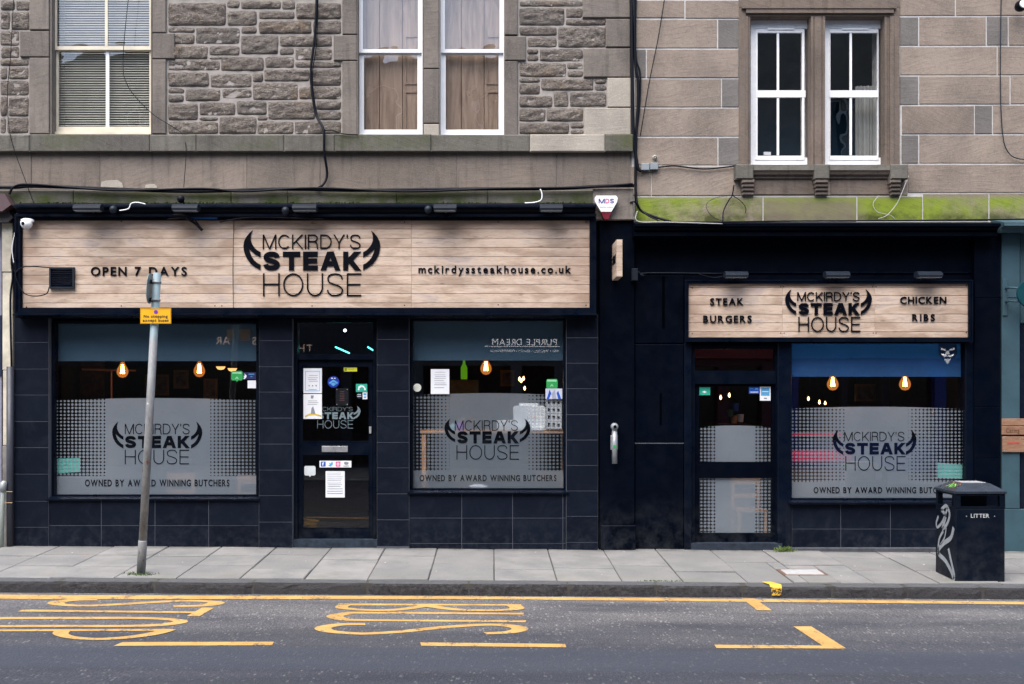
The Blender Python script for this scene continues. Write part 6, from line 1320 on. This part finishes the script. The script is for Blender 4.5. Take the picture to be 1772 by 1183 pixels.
for k, (px, py, m_) in enumerate(((1273, 705, BLUE), (1263, 716, simple('dark_green_cup', (.02, .10, .05), .5)), (1281, 724, PAPER), (1270, 726, TABLEW))):
    y = 1.6; tag(MB().lathe([(.04, 0), (.052, .11)], (X(px, y), y, Z(py + 6, y)), 'z', 12).build('cup', m_), ['deep blue cup high behind the right door', 'dark green cup behind the right door', 'white cup behind the right door', 'wooden pot behind the right door'][k], 'cup')
tag(MB().cham(X(1250, 1.55), X(1300, 1.55), -.04, Z(733, 1.6), 1.55, 1.9, .01).build('serving_counter', DKWOOD), 'dark counter carrying cups behind the right door', 'counter')
FRM = simple('dull_brass_frame', (.20, .12, .05), .5, .3); ART = simple('dim_print', (.10, .085, .07), .7, var=.6, scale=9)
for k, (a, b, c, d, y, lab) in enumerate(((250, 648, 292, 684, 3.4, 'framed picture far inside the leftmost window, left of the post'), (300, 640, 326, 672, 3.4, 'small framed picture far inside the leftmost window, right of the post'), (352, 655, 376, 690, 3.4, 'tall framed picture far inside the leftmost window below the wall lamps'), (866, 640, 890, 668, 3.2, 'framed picture far inside the middle window, right of the bulb'), (1480, 664, 1516, 694, 3.2, 'framed picture between the blue columns inside the right window'), (1585, 668, 1612, 698, 3.2, 'framed picture at right inside the right window'))):
    t = thing('framed_picture', (X((a + c) / 2, y), y, Z(d, y)), lab, 'picture', 'pictures inside the shops'); f = MB(); ring(f, X(a, y), X(c, y), Z(d, y), Z(b, y), .035, y, y + .03); f.build('frame', FRM, t); MB().box(X(a, y) + .03, X(c, y) - .03, y + .012, y + .02, Z(d, y) + .03, Z(b, y) - .03).build('print', ART, t)
for a, c, q, y, lab in ((150, 330, 694, 3.0, 'dark timber bench back deep inside the leftmost window'), (1400, 1560, 700, 3.0, 'dark timber bench back deep inside the right window')): tag(MB().cham(X(a, y), X(c, y), -.04, Z(q, y), y, y + .08, .01).build('bench', DKWOOD), lab, 'bench')
NEON = simple('cyan_neon', (.1, .8, .8), .5, bstr=0, emis=(.1, .9, .85), estr=1.6)
for a, b, c, d, lab in ((580, 600, 605, 611, 'longer cyan neon tube seen through the left transom'), (636, 600, 646, 606, 'shorter cyan neon tube at the right of the left transom')):
    y = 2; tag(MB().tube([(X(a, y), y, Z(b, y)), (X(c, y), y, Z(d, y))], .011, 6).build('neon_tube', NEON), lab, 'light')
tag(MB().lathe([(.01, -.02), (.022, 0), (.01, .02)], (X(597, 2), 2, Z(571.5, 2)), 'z', 10).build('small_light', simple('cold_lamp', (.8, .9, 1), .5, bstr=0, emis=(.7, .85, 1), estr=3)), 'small cold white lamp seen through the left transom', 'light')

# ------------------------------------------------------------------ the far side of the street (stands behind the camera, seen in the glass)
YO = -16.0
sheet('far_pavement', -60, 60, -16.3, -12.0, lambda x, y: -.06 - .007 * x, FLAG)
def rx(px): return (px - PX0) / F_PX * (D - YO)
def rz(py): return EYE + (PY0 - py) / F_PX * (D - YO)
opp = thing('tenement_opposite', (0, YO, 0), 'grey stone tenement row across the street, mirrored in the shop glass', 'building')
hs = []
for i in range(-7, 8):
    for j in range(2): hs.append((i * 3.1 - .55, i * 3.1 + .55, 5.3 + j * 3.1, 7.2 + j * 3.1))
m = holed(MB(), -26, 3.3, 4.55, 11.4, hs, YO - .4, YO); holed(m, 3.301, 26, 4.55, 13.6, hs, YO - .4, YO); m.build('stone_wall', simple('far_stone', (.26, .22, .18), .9, scale=1.5, var=.3), opp)
for h in hs:
    f = ring(MB(), h[0], h[1], h[2], h[3], .07, YO - .22, YO - .16).build('window', WHITE, opp)
DKP = simple('far_dark_glass', (.01, .013, .018), .08, bstr=0)
MB().box(-25.9, 25.9, YO - .41, YO - .40 - .05, 4.6, 11.3).build('dark_glazing', DKP, opp)
def front(a, c, ztop, colr, label, fas):
    t = thing('shopfront_opposite', ((a + c) / 2, YO, 0), label, 'shopfront', 'shopfronts across the street')
    hh = [(a + .5, c - 1.6, .7, 2.75), (c - 1.3, c - .4, .05, 2.75)]
    holed(MB(), a, c, -.2, ztop, hh, YO - .25, YO + .02).build('front', colr, t); MB().box(a + .1, c - .1, YO - .3, YO - .27, 0, ztop - .1).build('dark_glass', DKP, t)
    MB().box(a + .05, c - .05, YO + .021, YO + .12, 2.95, 4.0).build('fascia', fas, t); MB().box(a, c, YO - .3, YO + .3, ztop + .001, ztop + .12).build('cornice', colr, t)
    return t
LW = simple('far_lettering_added_glow', (.80, .80, .80), .5, bstr=0, emis=(1, .95, .9), estr=1.0); GF = simple('dark_grey_fascia', (.045, .05, .058), .5); BF = simple('far_blue_fascia', (.05, .40, .85), .5)  # white letters given an added glow so their reflection shows in the glass
t1 = front(rx(700), rx(985), 4.45, simple('far_grey_front', (.10, .11, .12), .6), 'grey shopfront across the street, its name mirrored in the middle window', GF)
text('PURPLE DREAM', rx(852), rx(963), rz(597.5), rz(586.5) - rz(597.5), YO + .125, LW, t1, off=.0, depth=.01, mirror=True); MB().box(rx(838), rx(968), YO + .12, YO + .125, rz(600), rz(599)).build('sign_rule', LW, t1)
text('CBD • WELLNESS • BEAUTY • PARAPHERNALIA', rx(848), rx(966), rz(609), rz(605) - rz(609), YO + .125, LW, t1, off=0, depth=.01, mirror=True, join=True, name='small_lettering')
t2 = front(rx(60), rx(690), 4.45, simple('far_dark_front', (.035, .04, .05), .6), 'dark fronted bar across the street, mirrored in the leftmost window', simple('dark_blue_grey_fascia', (.03, .04, .055), .5))
BR = simple('brown_lettering_added_glow', (.60, .42, .35), .5, bstr=0, emis=(1, .7, .5), estr=.5)  # bar letters also carry an added glow for their mirror image
text('AR', rx(374), rx(399), rz(596), rz(583) - rz(596), YO + .125, BR, t2, off=.01, depth=.01, mirror=True); text('S', rx(434), rx(445), rz(596), rz(583) - rz(596), YO + .125, BR, t2, off=.01, depth=.01, mirror=True); text('TH', rx(517), rx(541), rz(608), rz(596) - rz(608), YO + .125, BR, t2, off=.0, depth=.01, mirror=True)
t3 = front(rx(1350), rx(1720), 4.45, simple('far_royal_blue_front', (.010, .05, .30), .5), 'royal blue pub front across the street, mirrored in the right window', BF)
text('• Devilishly Good Beer & Pizza •', rx(1380), rx(1530), rz(629), rz(618) - rz(629), YO + .125, simple('dark_pub_lettering', (.004, .01, .03), .5), t3, off=.0, depth=.01, mirror=True, join=True, name='lettering')
# bearded mask emblem of the pub
em_ = MB(); cx, cz = rx(1638), rz(611); Q = lambda L_: [(cx - a * .30, cz + b * .30) for a, b in L_]
def emb(L_, mat, k): m = MB().prism(Q(L_), YO + .126, YO + .128 + k * .004); m.build('emblem', mat, t3)
emb([(-.8, .9), (-.3, 1.1), (0, .95), (.3, 1.1), (.8, .9), (.85, .1), (.55, -.6), (0, -1.4), (-.55, -.6), (-.85, .1)], simple('emblem_dark', (.006, .015, .035), .5), 1)
for s in (-1, 1): emb([(s * .15, .35), (s * .6, .5), (s * .55, .3), (s * .2, .22)], LW, 2); emb([(s * .05, -.15), (s * .5, -.2), (s * .6, -.05), (s * .3, -.35), (s * .05, -.3)], LW, 2)
emb([(-.12, .2), (.12, .2), (.18, -.1), (-.18, -.1)], LW, 2); emb([(-.3, -.5), (.3, -.5), (0, -1.0)], LW, 2)
front(-26, rx(55), 4.45, simple('far_cream_front', (.35, .33, .28), .6), 'cream shopfront across the street beyond the bar', simple('far_white_fascia', (.6, .6, .6), .5)); front(rx(990), rx(1345), 4.45, simple('far_maroon_front', (.10, .02, .03), .6), 'maroon shopfront across the street between grey and blue ones', simple('far_red_fascia', (.3, .03, .03), .5)); front(rx(1725), 26, 4.45, simple('far_slate_front', (.08, .10, .12), .6), 'slate shopfront across the street beyond the blue pub', GF)
